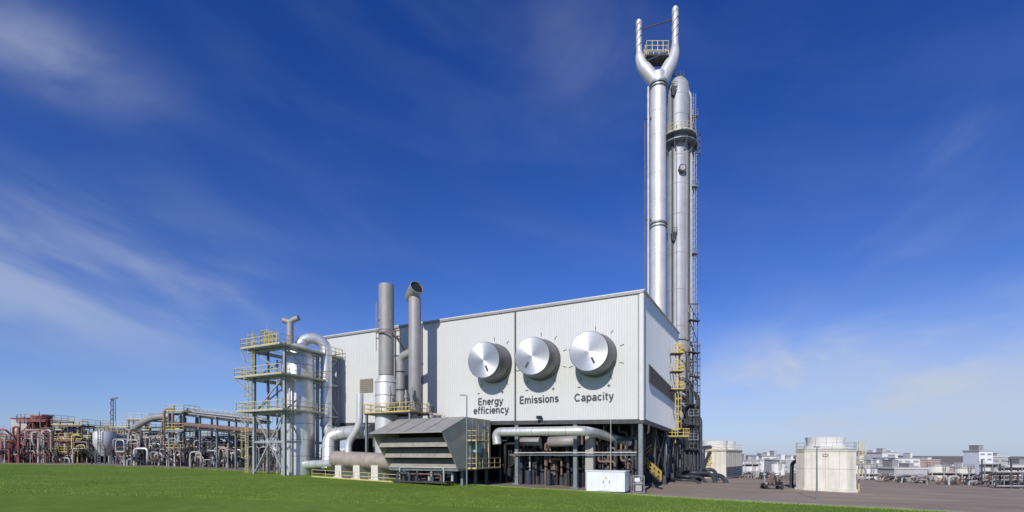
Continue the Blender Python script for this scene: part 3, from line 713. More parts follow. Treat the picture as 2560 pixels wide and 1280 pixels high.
single_pipe('vent_stack_pipe','cranked pale grey vent pipe rising from a duct',[FP(871,1136,6.5),FP(871,1108,6.3),FP(899,1062,6.0),FP(900,985,6.0)],.42,STACK,.9,0,18)
for px in (860,905,950):
    p=FP(px,1165,6.5); zg=gz(p.x); m=M(); m.box((p.x,p.y,zg),1.0,1.9,max(.3,FP(px,1163,6.5).z-zg),math.atan2(TY,TX)); 
    m.box((p.x,p.y,zg-.1),1.4,2.2,.3,math.atan2(TY,TX)); m.done('concrete_plinth',CONC,label='pale concrete plinth under a rusty duct',cat='plinth',group='concrete plinths under a duct')
m=M(); p0=FP(780,1190,8.3);p1=FP(1000,1197,8.3); m.rail([Vector((p0.x,p0.y,gz(p0.x))),Vector((p1.x,p1.y,gz(p1.x)))],.9,2.2,.05); m.done('guard_rail',YELW,label='low yellow guard rail along the ducts',cat='guard rail')
def lamp(px,py0,d,label,arm=-.8):
    g=G(px,d); f=thing('lamp_post',label,'lamp post',g); top=CH+(HZ-py0)/FL*d
    m=M(); m.tube([g,(g.x,g.y,top)],[.09,.06],8); m.done('pole',STEEL,f)
    m=M(); m.tube(fillet([(g.x,g.y,top),(g.x,g.y,top+.15),(g.x+arm,g.y,top+.2)],.15),.04,6); m.done('arm',STEEL,f)
    m=M(); m.box((g.x+arm,g.y,top+.12),.5,.25,.14); m.done('lamp_head',GALV,f)
lamp(1167,992,49.5,'slim grey lamp post beside the intake house',-.5)
def cabinet():
    u=3.; t0,t1=tpx(1562,u),tpx(1466,u); g=FT((t0+t1)/2,u-1,0); g.z=gz(g.x)
    f=thing('equipment_cabinet','white corrugated steel equipment cabinet with double doors','cabinet',g)
    zt=FP(1515,1179,u).z; z0=g.z+.12
    m=M(); m.fbox(t0+.1,t1-.1,.9,u-.1,g.z-.1,z0); m.done('plinth',STEELD,f)
    m=M(); P=corr(t1-t0,.18,.035)
    for (a,x),(b,y) in zip(P,P[1:]): m.face([FT(t0+a,u+x,z0),FT(t0+b,u+y,z0),FT(t0+b,u+y,zt),FT(t0+a,u+x,zt)])
    m.fbox(t0,t1,.8,u-.01,z0,zt); m.done('body',WHITE,f)
    m=M(); m.fbox(t0-.08,t1+.08,.72,u+.1,zt,zt+.09); m.done('roof',WHITE,f)
    w_=(t1-t0)
    for k in (.36,.52):
        m=M(); m.fbox(t0+w_*k,t0+w_*(k+.15),u+.05,u+.08,z0+.1,zt-.12); m.done('door',WHITE,f)
        m=M(); m.fbox(t0+w_*(k+.02),t0+w_*(k+.035),u+.085,u+.12,z0+.8,z0+1.1); m.done('handle',STEELD,f)
    m=M(); m.fbox(t0+w_*.45,t0+w_*.49,u+.085,u+.1,z0+1.25,z0+1.45); m.done('warning_plate',YEL,f)
    g=G(1594,48.); f=thing('cable_cage','small open steel cage with cable gear','cabinet',g); m=M(); h=1.75
    for a in (-.55,.55):
        for b in (-.4,.4): m.beam(g+Vector((a,b,0)),g+Vector((a,b,h)),.07)
    for z in (.1,h*.55,h):
        q=[g+Vector((a,b,z)) for a,b in ((-.55,-.4),(.55,-.4),(.55,.4),(-.55,.4))]
        for a,b in zip(q,q[1:]+q[:1]): m.beam(a,b,.06)
    m.done('frame',GALV,f); m=M(); m.box(g+Vector((.05,0,.2)),.6,.5,.9); m.done('meter_box',FARG,f)
    m=M(); m.box(g+Vector((-.1,-.1,1.15)),.5,.3,.4); m.done('junction_box',WHITE,f)
cabinet()
def under():
    cols=[STEELD,NAVY,PALE,BRN,GALV,SILVER]
    for i in range(30):
        px=1258+i*11.5+random.uniform(-4,4); u=random.uniform(-5.2,-2.4); t=tpx(px,u)
        if t<1.2: continue
        p=FT(t,u,0); zg=gz(p.x); f=thing('process_pipework','dark process pipes and valves in the shade under a hall','pipework',Vector((p.x,p.y,zg)),'pipework under the hall')
        for j in range(3):
            h=random.uniform(2,6.6); l=random.uniform(-2.2,2.2); r=random.choice((.06,.09,.14,.2)); uu=u+random.uniform(-.6,.6)
            m=M(); a=t+random.uniform(-.5,.5)
            m.tube(fillet([FT(a,uu,zg),FT(a,uu,zg+h),FT(a+l,uu,zg+h),FT(a+l,uu,zg+h+random.choice((-1,1))*min(h*.6,7.2-h))],.3,4),r,8); m.done('pipe',random.choice(cols if r<.07 else (STEELD,STEELD,NAVY,BLACK,BLACK,BRN)),f)  # thicker pipes coloured dark to paint in the shade below the hall
        m=M(); q=FT(t,u+.7,zg); m.vcyl(q.x,q.y,zg,zg+random.uniform(.8,1.9),random.uniform(.2,.45),seg=12); m.done('pump',random.choice((STEELD,NAVY,BLACK)),f)
    f=thing('horizontal_vessel','silver horizontal vessel hung under the hall','vessel',FT(9,-2,5.4))
    m=M(); m.tube([FP(1370,1105,-2.),FP(1373,1105,-2),FP(1448,1102,-2.),FP(1451,1102,-2)],[.3,.62,.62,.3],20); m.done('shell',GALV,f)
    f=thing('pipe_support_beam','long blue grey steel pipe support beam below the hall','steel beam',FP(1400,1137,.3))
    m=M(); m.beam(FP(1275,1137,.2),FP(1590,1137,.2),.1,.14); m.done('beam',STEEL,f)
    m=M(); m.tube([FP(1285,1132,.5),FP(1592,1131,.5)],.07,8); m.done('pipe',PALE,f)
    f=thing('horizontal_vessel','pale grey horizontal vessel end in shade','vessel',FP(1320,1105,-1))
    m=M(); m.tube([FP(1290,1104,-1.),FP(1294,1104,-1),FP(1350,1104,-1.)],[.2,.5,.5],16); m.done('shell',GALV,f)
    p=FP(1348,1043,.5); f=thing('floodlight','small black floodlight bracketed to the cladding','light',p)
    m=M(); m.beam(p,p+Vector((-NX*.45,-NY*.45,0)),.06); m.done('bracket',STEELD,f)
    m=M(); m.box(p+Vector((0,0,-.2)),.6,.3,.35,.4); m.done('lamp_head',BLACK,f)
    p=FP(1527,1180,1.2); m=M(); m.tube([Vector((p.x,p.y,gz(p.x))),Vector((p.x,p.y,FP(1527,1050,1.2).z))],.035,6); m.done('earthing_rod',PALE,label='thin pale rod beside the cabinet',cat='rod')
    f=thing('staircase','steel stair with yellow handrails beneath the hall end','stairs',SP(1645,1210,-.6))
    a,b=W(1652,1203,54.),W(1612,1166,57.)
    sd=Vector((.43,.903,0))*.45; m=M()
    for s_ in (-1,1): m.beam(a+sd*s_,b+sd*s_,.08,.25)
    n=12
    for i in range(n+1):
        p=a.lerp(b,i/n); m.beam(p-sd,p+sd,.28,.05)
    m.done('flight',STEELD,f)
    m=M()
    for s_ in (-1,1):
        m.rail([a+sd*s_,b+sd*s_],1.1,1.,.065)
    m.rail([b-sd,b-sd+Vector((-2.2,.3,0))],1.1,.9,.065); m.done('handrail',YEL,f)
    m=M(); m.beam(b,b+Vector((-2.2,.3,-.05)),1.,.1); m.done('landing',STEELD,f)
    f=thing('staircase','upper steel stair flight with yellow handrails under the hall','stairs',SP(1650,1160,-.6))
    a,b=W(1610,1150,60.),W(1645,1120,60.); m=M()
    for s_ in (-1,1): m.beam(a+sd*s_,b+sd*s_,.08,.25)
    for i in range(9):
        p=a.lerp(b,i/8); m.beam(p-sd,p+sd,.28,.05)
    m.done('flight',STEELD,f); m=M(); m.rail([a-sd,b-sd],1.1,1.,.06); m.done('handrail',YEL,f)
    for i,(x0,x1,d,h,r) in enumerate(((1712,1756,74,.9,.22),(1728,1778,75,1.5,.28),(1752,1806,76,1.15,.36),(1704,1742,70,.5,.18),(1766,1786,82,1.9,.3))):
        a=G(x0,d);b=G(x1,d); single_pipe('cooling_water_pipe','thick blue black cooling water pipe bending to the ground',[a+Vector((-1,4,h)),a+Vector((0,0,h)),b+Vector((0,0,h)),b+Vector((.7,-.3,-.4))],r,NAVY,.9,0,14,'cooling water pipes')
under()

# ---------------------------------------------------------------- scrubber tower
def scrubber():
    d0=58.; Cx=(712-1280)/FL*d0; O=Vector((Cx,d0,0)); T=Vector((TX,TY,0)); B=Vector((-NX,-NY,0))
    P=lambda t,s,z:O+T*t+B*s+Vector((0,0,z))
    zz=lambda py,s=0,t=0:CH+(HZ-py)/FL*P(t,s,0).y
    g=P(2.7,4,0); g.z=gz(g.x)
    f=thing('scrubber_tower','steel framed tower holding silver vessel, with three yellow railed decks','industrial tower',g)
    tw,sd=5.6,8.6; levels=[zz(1027),zz(939),zz(866)]
    cols=[(0,0),(0,5.0),(0,sd),(tw,0),(tw,5.0),(tw,sd)]
    for t,s in cols:
        p=P(t,s,0); m=M(); m.hcol((p.x,p.y,gz(p.x)),(p.x,p.y,levels[2]+(.6 if s<6 else -0)),.32); m.done('column',STEELL,f)
    zs=[gz(g.x)+.2]+levels
    def brace(a,b,w=.14):
        m=M(); m.beam(a,b,w); m.done('diagonal_brace',STEELL,f)
    for i,(z0,z1) in enumerate(zip(zs,zs[1:])):
        if i%2==0: brace(P(0,0,z1),P(0,5,z0)); brace(P(0,5,z0),P(0,sd,z1)); brace(P(0,0,z0),P(tw,0,z1)); 
        else: brace(P(0,0,z0),P(0,5,z1)); brace(P(0,5,z1),P(0,sd,z0)); brace(P(0,0,z1),P(tw,0,z0))
        if i==0: brace(P(0,0,z1),P(tw,0,z0))
        brace(P(tw,0,z0),P(tw,5,z1))
    zm=zz(1100)
    for z in [zm]+levels:
        m=M()
        for a,b in (((0,0),(0,sd)),((0,0),(tw,0)),((tw,0),(tw,sd)),((0,5),(tw,5)),((0,sd),(tw,sd))): m.beam(P(*a,z-.2),P(*b,z-.2),.18,.26)
        m.done('floor_beams',STEELL,f)
    ext=[(-.9,-1.0,tw+2.1,sd*.63),(-.9,-1.2,tw+2.2,5.6),(-.6,-1.2,tw+1.0,sd+.2)]
    for z,(t0,s0,t1,s1) in zip(levels,ext):
        m=M(); 
        def dk(a0,a1,b0,b1): m.hexa([P(a0,b0,z),P(a1,b0,z),P(a1,b1,z),P(a0,b1,z),P(a0,b0,z+.1),P(a1,b0,z+.1),P(a1,b1,z+.1),P(a0,b1,z+.1)])
        dk(t0,t1,s0,1.2); dk(t0,.3,1.2,s1); dk(tw-.2,t1,1.2,s1)
        m.done('platform_deck',STEELL,f)
        m=M(); m.rail([P(t0,s0,z+.1),P(t1,s0,z+.1),P(t1,s1,z+.1)],1.15,1.2,.06); m.rail([P(t0,s0,z+.1),P(t0,s1,z+.1)],1.15,1.2,.06); m.rail([P(tw,s1,z+.1),P(t0,s1,z+.1)],1.15,1.2,.06); m.done('railing',YELW,f)
        m=M(); m.beam(P(t1,s0,z-.02),P(tw,s0,z-1.6),.12); m.beam(P(t1,s1,z-.02),P(tw,s1,z-1.6),.12); m.done('knee_brace',STEELL,f)
    for a,b,t in ((zs[0],levels[0],tw+.9),(levels[0],levels[1],tw+.4),(levels[1],levels[2]+1,tw-.3)):
        m=M(); q=P(t,-.4,0); m.ladder((q.x,q.y,a),(q.x,q.y,b+1),(NX,NY,0),.55,True,.35,.04); m.done('caged_ladder',YELW,f)
    z=levels[2]
    m=M(); 
    for k in range(3):
        q=P(1.8+k*.7,.3,z+.1); m.rail([q,q+T*1.6,q+T*1.6+B*1.4],1.8+.3*k,.8,.07)
    m.done('upper_railing',YEL,f)
    v=P(1.7,3.4,0); vx,vy=v.x,v.y; sc=vy/FL; z=lambda py:CH+(HZ-py)*sc
    m=M(); m.tube([(vx,vy,gz(vx)),(vx,vy,z(1060)),(vx,vy,z(895)),(vx,vy,z(878)),(vx,vy,z(864)),(vx,vy,z(860))],[2.05,2.05,1.95,1.75,1.1,.5],40); m.done('vessel_shell',SILVER,f)
    m=M()
    for py in (1140,1100,1060,1020,985,950,915,895): m.ring(vx,vy,z(py),2.02 if py>1000 else 1.96,.08,.04,40)
    m.done('vessel_bands',GALV,f)
    q=P(2.0,2.4,0); z2=lambda py:CH+(HZ-py)/FL*q.y
    m=M(); m.tube([(q.x,q.y,z2(870)),(q.x,q.y,z2(808))],.42,18); m.tube(fillet([(q.x-.9,q.y,z2(800)),(q.x,q.y,z2(806)),(q.x+.4,q.y,z2(800)),(q.x+1.15,q.y-.1,z2(795))],.4),.36,14); m.done('vent_outlet',GALV,f)
    pa=P(-.1,6.4,0); pb=P(1.9,3.8,0)
    zt=CH+(HZ-858)/FL*pa.y
    n=14; arc_=[]
    for i in range(n+1):
        a=math.pi*i/n; c=pb.lerp(pa,.5-.5*math.cos(a)); arc_.append(Vector((c.x,c.y,zt-1.1+1.55*math.sin(a))))
    low=CH+(HZ-1052)/FL*pa.y
    path=[Vector((pb.x,pb.y,zt-2.2))]+arc_+[Vector((pa.x,pa.y,low+1))]
    e1=W(812,1078,pa.y-.5); e2=W(850,1086,pa.y-1.5)
    path=path+fillet([path[-1],Vector((pa.x,pa.y,low-.6)),e1+Vector((.5,0,-.2)),e2],1.5,6)[1:]
    m=M(); m.tube(path,.72,26); m.done('gooseneck_duct',SILVER,f)
    m=M()
    for py in (890,930,970,1010,1045): 
        z_=CH+(HZ-py)/FL*pa.y; m.ring(pa.x,pa.y,z_,.72,.08,.03)
    m.done('duct_bands',GALV,f)
    for i,(t,s,r_,py) in enumerate(((tw-.5,1.6,.18,860),(tw-1.2,2.4,.12,900),(.6,1.2,.14,930),(3.8,.6,.1,850))):
        q=P(t,s,0); m=M(); m.vcyl(q.x,q.y,gz(q.x),CH+(HZ-py)/FL*q.y,r_,seg=10); m.done('riser_pipe',(PALE,GALV,PALE,STEELD)[i],f)
    for i in range(7):
        q=P(.2+i*.9,-.9,levels[2]+.1); m=M(); m.beam(q,q+Vector((0,0,1.6+random.random())),.05); m.done('antenna_rod',PALE,f)
scrubber()

# ---------------------------------------------------------------- process plant
def frame(label,px0,px1,d,dep,levs,mt,rmt,cat='steel structure',group=None):
    a=G(px0,d);b=G(px1,d); w_=b.x-a.x; zg=gz(a.x); zs=[CH+(HZ-p)/FL*d for p in levs]
    f=thing('process_structure',label,cat,Vector(((a.x+b.x)/2,d+dep/2,zg)),group)
    n=max(1,round(w_/3.6)); zt=max(zs)
    for i in range(n+1):
        for y in (d,d+dep):
            m=M(); x=a.x+w_*i/n; m.beam((x,y,zg),(x,y,zt),.18); m.done('column',mt,f)
    for z in zs:
        m=M(); m.box((a.x+w_/2,d+dep/2,z-.2),w_+.6,dep+.6,.1)
        m.beam((a.x,d-.3,z-.3),(b.x,d-.3,z-.3),.15,.2); m.done('deck',mt,f)
        m=M(); m.rail([(a.x-.3,d-.3,z),(b.x+.3,d-.3,z),(b.x+.3,d+dep,z)],1.15,1.6,.06); m.done('railing',rmt,f)
    zp=zg
    for z in sorted(zs):
        m=M(); m.beam((a.x,d,zp),(a.x+w_/n,d,z),.12); m.done('brace',mt,f); zp=z
    for k in range(max(3,int(w_/1.5))):
        x=a.x+random.uniform(.6,w_-.6) if w_>1.4 else a.x+w_/2; z=random.choice([zg]+sorted(zs)[:-1]); h=random.uniform(1.2,2.8); r=random.uniform(.2,.5); m=M()
        y=d+random.uniform(.5,dep*.7)
        m.tube([(x,y,z),(x,y,z+h),(x,y,z+h+r*.5)],[r,r,r*.3],14); m.done('small_vessel',random.choice((PALE,PALE,mt,GALV,STEELD)),f)
    for k in range(7):
        x=a.x+random.uniform(0,1)*w_; z=random.choice(sorted(zs)); y=d+random.uniform(-.2,dep*.5); l=random.uniform(.3,1.)*w_*random.choice((-1,1)); r=random.choice((.06,.09,.13))
        m=M(); m.tube(fillet([(x,y,zg),(x,y,z-.6),(x+l,y,z-.6),(x+l,y,z+random.uniform(.5,2))],.4,3),r,7); m.done('pipe',random.choice((PALE,mt,BRN,GALV,STEELD,ORG_)),f)
    return f
PG='tangled process pipework in the plant yard'
def manifold(px,d,hpx,wpx,n,mts,label='tangle of process pipes with valves in a plant yard'):
    g=G(px,d); f=thing('process_pipework',label,'pipework',g,PG)
    w_=wpx/FL*d; H=hpx/FL*d
    for i in range(n):
        x=g.x+random.uniform(-.5,.5)*w_; y=d+random.uniform(0,4); h=random.uniform(.25,1)*H; l=random.uniform(.25,1)*w_*random.choice((-1,1)); r=random.choice((.06,.08,.1,.14,.2))
        m=M(); m.tube(fillet([(x,y,g.z),(x,y,g.z+h),(x+l,y,g.z+h),(x+l,y+random.choice((0,0,2)),g.z+h*random.uniform(.2,.9)),(x+l*1.2,y+2,g.z+h*.2)],.5,3),r,7); m.done('pipe',random.choice(mts),f)
    for i in range(3):
        x=g.x+random.uniform(-.5,.5)*w_; z=g.z+random.uniform(.5,.8)*H*.5; m=M(); m.vcyl(x,d-.3,z,z+.5,.24,seg=10); m.vcyl(x,d-.3,z+.5,z+.9,.08,seg=6); m.ring(x,d-.3,z+.9,.2,.06,.02,12); m.done('valve',random.choice((BRN,STEELD,STEELD,NAVY)),f)
def tank(label,px,d,wpx,py0,mt,cone=False,legs=True):
    g=G(px,d); r=wpx/2/FL*d; zt=CH+(HZ-py0)/FL*d; f=thing('storage_vessel',label,'tank',g); z0=g.z+(1.5 if legs else 0)
    m=M()
    if cone: m.tube([(g.x,g.y,z0),(g.x,g.y,z0+.1),(g.x,g.y,z0+(zt-z0)*.45),(g.x,g.y,zt-.4),(g.x,g.y,zt)],[r*.3,r*.35,r,r,r*.6],28)
    else: m.tube([(g.x,g.y,z0-.2),(g.x,g.y,z0+.2),(g.x,g.y,zt-.5),(g.x,g.y,zt-.1),(g.x,g.y,zt)],[r*.8,r,r,r*.6,r*.2],28)
    m.done('shell',mt,f)
    if legs:
        for a in range(4):
            q=a*math.pi/2+.7; m=M(); m.beam((g.x+r*.75*math.cos(q),g.y+r*.75*math.sin(q),g.z),(g.x+r*.75*math.cos(q),g.y+r*.75*math.sin(q),z0+(2.5 if cone else .4)),.2); m.done('leg',STEEL,f)
    m=M(); K=14; m.rail([(g.x+r*.8*math.cos(i*2*math.pi/K),g.y+r*.8*math.sin(i*2*math.pi/K),zt-.4) for i in range(K)],1.1,3,.06,True); m.done('railing',YELW,f)
    m=M(); m.ladder((g.x+r*.3,g.y-r-.1,g.z),(g.x+r*.3,g.y-r-.1,zt),(0,-1,0),.5,False,.5,.06); m.done('ladder',STEEL,f)
def plant():
    frame('faded red steel process structure with vessels',50,118,101,6,(1120,1085,1050),RED,RED)
    frame('low red steel rack with vessels',-40,40,99,6,(1130,1100),RED,BRN)
    p=G(104,104); f=thing('clad_shaft','faded red sheet clad shaft with flat cap','industrial building',p); m=M(); h=CH+(HZ-1040)/FL*104-p.z
    m.box(p,2.5,2.5,h); m.done('wall',RED,f); m=M(); m.box(p+Vector((0,0,h)),2.9,2.9,.25); m.done('roof',PALE,f)
    m=M(); m.ladder(p+Vector((.4,-1.4,0)),p+Vector((.4,-1.4,h)),(0,-1,0),.5,True,.5,.06); m.done('ladder',BRN,f)
    p=G(65,106); f=thing('clad_plant_room','small pale clad plant room on a red frame','industrial building',p+Vector((0,0,6))); h=CH+(HZ-1048)/FL*106-p.z
    m=M(); m.box(p+Vector((0,0,h-3)),3.4,3,3); m.done('wall',PALE,f); m=M(); m.box(p+Vector((0,0,h)),3.8,3.4,.2); m.done('roof',RED,f)
    frame('brown steel structure with yellow railed decks',135,205,98,6,(1130,1098,1062),BRN,YEL)
    frame('grey steel rack with pale vessels',205,262,100,6,(1128,1090),STEEL,YELW)
    frame('grey steel rack with railed upper deck',262,322,102,6,(1128,1085,1068),STEEL,YELW)
    frame('brown and grey process rack with rails',322,372,96,5,(1125,1075,1048),BRN,YELW)
    frame('steel pump gantry with yellow rails',372,418,92,5,(1120,1082),STEEL,YELW)
    frame('tall yellow railed valve gantry',422,458,84,4,(1120,1075,1028),STEEL,YEL)
    frame('low steel rack in the plant yard',460,540,90,6,(1125,1092),STEELD,YELW)
    frame('low brown rack beside the tower',545,625,84,5,(1120,1088),BRN,YELW)
    tank('pale conical hopper vessel on legs',262,92,46,1076,STACK,True)
    tank('pale domed vessel with top rail',296,95,38,1085,PALE)
    tank('white flat topped storage tank',350,98,62,1092,PALE,False,False)
    tank('white storage tank with rail',180,108,60,1070,PALE,False,False)
    tank('pale grey vessel beside pipe rack',405,90,40,1098,GALV,True)
    tank('white rounded tank behind pipe rack',505,100,50,1090,PALE,False,False)
    tank('silver small vessel on legs',590,92,34,1094,STACK,False)
    tank('dull red drum vessel on legs',22,98,34,1098,RED,False)
    allm=[PALE,SILVER,BRN,GALV,STEELD,NAVY,RUSTG,STEELL,PALE,STEELD]
    for i in range(72):
        px=-20+i*9.5+random.uniform(-6,6)
        d=max(random.uniform(95,108),gd(max(px,5),1163)[1]+3) if px<300 else random.uniform(76,94)
        mts=[RED,RED,BRN,PALE,STEELD,BRN] if px<130 else ([YELW,BRN,PALE,GALV,ORG_,BRN,STEELD] if px<260 else allm)
        manifold(px,d,random.uniform(45,105 if px<400 else 85),random.uniform(25,55),8,mts)
    f=thing('pipe_rack','long two tier pipe rack carrying brown and silver pipes','pipe rack',G(540,76))
    n=6
    ptop0,ptop1=W(425,1058,88),W(700,1083,66); q0,q1=W(440,1032,88),W(650,1056,69)
    for i in range(n+1):
        k=i/n; p=ptop0.lerp(ptop1,k); qz=max(p.z, (q0.lerp(q1,min(1,k*1.05))).z if k<.85 else p.z)
        for dy in (0,3.2):
            m=M(); m.beam((p.x,p.y+dy,gz(p.x)),(p.x,p.y+dy,qz),.26); m.done('column',STEEL,f)
        m=M(); m.beam((p.x,p.y-.5,p.z-.35),(p.x,p.y+3.7,p.z-.35),.25); m.beam((p.x,p.y-.5,qz-.2),(p.x,p.y+3.7,qz-.2),.25); m.done('cross_beam',STEEL,f)
    for i,(r,mt) in enumerate(((.4,BRN),(.16,PALE),(.25,BRN),(.16,STEEL),(.25,GALV))):
        o=Vector((0,.1+i*.7,0)); m=M(); m.tube([ptop0+o,ptop1+o],r,12); m.done('pipe',mt,f)
    for i,(r,mt) in enumerate(((.16,GALV),(.12,PALE),(.16,BRN),(.2,GALV),(.1,NAVY))):
        o=Vector((0,.1+i*.7,(.1,.5,0,.7,.3)[i])); m=M(); m.tube([q0+o,q1+o],r,12); m.done('pipe',mt,f)
    m=M(); m.beam(q0+Vector((0,-.3,-.25)),q1+Vector((0,-.3,-.25)),.15,.25); m.beam(ptop0+Vector((0,-.3,-.6)),ptop1+Vector((0,-.3,-.6)),.2,.25); m.done('side_beam',STEELD,f)
    m=M(); m.rail([q0+Vector((0,3.5,.2)),q1+Vector((0,3.5,.2))],1.1,2.2,.06); m.done('railing',YELW,f)
    single_pipe('overhead_duct','large pale grey duct sloping down between structures',[W(425,1040,88),W(385,1042,88),W(345,1062,89),W(328,1082,90),W(326,1150,90)],.62,GALV,2.,3.,20)
    single_pipe('overhead_duct','rusty overhead pipe bridging two structures',[W(410,1075,86),W(410,1024,86),W(432,1022,86),W(432,1140,86)],.24,ORG_,.8,0,10)
    g=G(283,104); f=thing('lattice_mast','slender dark lattice mast with small top frame','mast',g); zt=CH+(HZ-998)/FL*104; m=M(); s=.4
    for a in (-s,s):
        for b in (-s,s): m.beam(g+Vector((a,b,0)),(g.x+a*.6,g.y+b*.6,zt),.09)
    K=14
    for i in range(K):
        z0=g.z+(zt-g.z)*i/K; z1=g.z+(zt-g.z)*(i+1)/K; sg=1 if i%2 else -1
        m.beam((g.x-s*sg,g.y-s,z0),(g.x+s*sg,g.y-s,z1),.07)
    m.done('lattice',STEELD,f); m=M(); m.beam((g.x-.6,g.y,zt),(g.x+.9,g.y,zt+.3),.25); m.done('top_bracket',BRN,f)
    f=thing('staircase','dark steel yard staircase with handrails','stairs',G(515,80)); a,b=W(492,1160,80),W(540,1112,80); m=M(); sd=Vector((0,.5,0))
    for s_ in (-1,1): m.beam(a+sd*s_,b+sd*s_,.1,.3)
    for i in range(13): p=a.lerp(b,i/12); m.beam(p-sd,p+sd,.3,.06)
    m.done('flight',STEELD,f); m=M(); m.rail([a-sd,b-sd],1.1,1.2,.06); m.rail([a+sd,b+sd],1.1,1.2,.06); m.done('handrail',STEELD,f)
    for px in (640,660,680,745,770): manifold(px,random.uniform(66,70),random.uniform(45,80),30,6,[PALE,GALV,STEELD,BRN,SILVER])
    for px,d in ((120,94),(230,86),(480,72),(90,96)):
        g=G(px,d); m=M(); m.tube([g,g+Vector((0,0,1.1))],[.1,.1],8); m.tube([g+Vector((0,0,1.1)),g+Vector((0,0,1.3))],[.16,.1],8); m.done('hydrant',BLACK,label='small dark hydrant post at the grass edge',cat='hydrant',group='hydrant posts')
plant()

# ---------------------------------------------------------------- cooling towers
def fan(m,x,y,z,r,h): m.tube([(x,y,z),(x,y,z+h*.35),(x,y,z+h)],[r*1.06,r*.95,r],36,False); m.tube([(x,y,z+h),(x,y,z+h*.35)],[r*.96,r*.88],36,False)
def cooling1():
    d=63.; g=G(2063,d); s=d/FL; f=thing('cooling_tower','stained cream concrete cooling tower with wide round fan cowl','cooling tower',g)
    an=-math.radians(33); ex=Vector((math.cos(an),math.sin(an),0)); ey=Vector((-math.sin(an),math.cos(an),0)); h_=3.3
    c=g+ey*1.2; LL=lambda a,b,z:Vector((c.x,c.y,0))+ex*a+ey*b+Vector((0,0,z)); zt=CH+(HZ-1124)*(c.y-2.)/FL
    ch=1.0; OC=[(-h_+ch,-h_),(h_-ch,-h_),(h_,-h_+ch),(h_,h_-ch),(h_-ch,h_),(-h_+ch,h_),(-h_,h_-ch),(-h_,-h_+ch)]
    def prism(m,k0,z0,k1,z1,cap=True):
        a=[LL(x*k0,y*k0,z0) for x,y in OC]; b=[LL(x*k1,y*k1,z1) for x,y in OC]
        for i in range(8): j=(i+1)%8; m.face([a[i],a[j],b[j],b[i]])
        if cap: m.face(list(reversed(a))); m.face(b)
    m=M(); prism(m,1,g.z+.35,1,zt-.25); m.done('casing',CONC,f)
    m=M(); prism(m,1.05,g.z-.5,1.05,g.z+.34); m.done('basin',CONC,f)
    m=M()
    for k in (-.45,0,.45): m.beam(LL(h_*k,-h_-.01,g.z+.36),LL(h_*k,-h_-.01,zt-.3),.03)
    prism(m,1.006,g.z+2.9,1.006,g.z+2.94)
    m.done('panel_joints',CONCD,f)
    m=M(); prism(m,1.03,zt-.249,1.03,zt-.12); prism(m,1.0,zt-.119,.82,zt+.3); m.done('deck',CONC,f)
    m=M(); fan(m,c.x,c.y,zt+.3,2.3,1.35); m.done('fan_cowl',FARW,f)
    m=M(); 
    for k in range(12):
        a=2*math.pi*k/12; m.beam((c.x+2.36*math.cos(a),c.y+2.36*math.sin(a),zt+.3),(c.x+2.31*math.cos(a),c.y+2.31*math.sin(a),zt+1.62),.04)
    m.done('cowl_ribs',FARG,f)
    m=M()
    for k in range(4):
        a=k*math.pi/2+.3; m.beam((c.x,c.y,zt+1.2),(c.x+1.8*math.cos(a),c.y+1.8*math.sin(a),zt+1.3),.35,.06)
    m.done('fan_blades',STEEL,f)
    m=M(); m.vcyl(c.x,c.y,zt,zt+1.3,.3,seg=12); m.done('fan_hub',STEELD,f)
    m=M(); m.rail([LL(x,y,zt-.1) for x,y in OC],1.0,1.5,.03,True); m.done('railing',GALV,f)
    m=M(); n=20; p=LL(0,-h_-.05,zt-.75)
    pts=[p+ex*.3*math.cos(2*math.pi*i/n)+Vector((0,0,.17*math.sin(2*math.pi*i/n))) for i in range(n)]; m.tube(pts+pts[:1],.03,5,False); m.done('oval_badge',INK,f)
    m=M(); m.ladder(LL(h_+.3,-1.5,g.z),LL(h_+.3,-1.5,zt+1),ex,.5,True,.4,.05); m.done('ladder',YELW,f)
    for z in (.33,.66):
        m=M(); zz=g.z+(zt-g.z)*z; m.rail([LL(h_+.1,-h_+.6,zz),LL(h_+1.,-h_+.6,zz),LL(h_+1.,0,zz)],1.1,1.,.05); m.beam(LL(h_+.6,-h_+.6,zz-.06),LL(h_+.6,0,zz-.06),.9,.08); m.done('side_landing',GALV,f)
    single_pipe('cooling_water_pipe','thick dark cooling water pipe rising beside a cooling tower',[LL(-h_-.7,1,g.z-.2),LL(-h_-.6,1,zt-1.9),LL(-h_,1.2,zt-1.5)],.25,NAVY,.6,0,14,'cooling water pipes')
    lamp(2042,1122,47,'thin white post at the yard edge',.01)
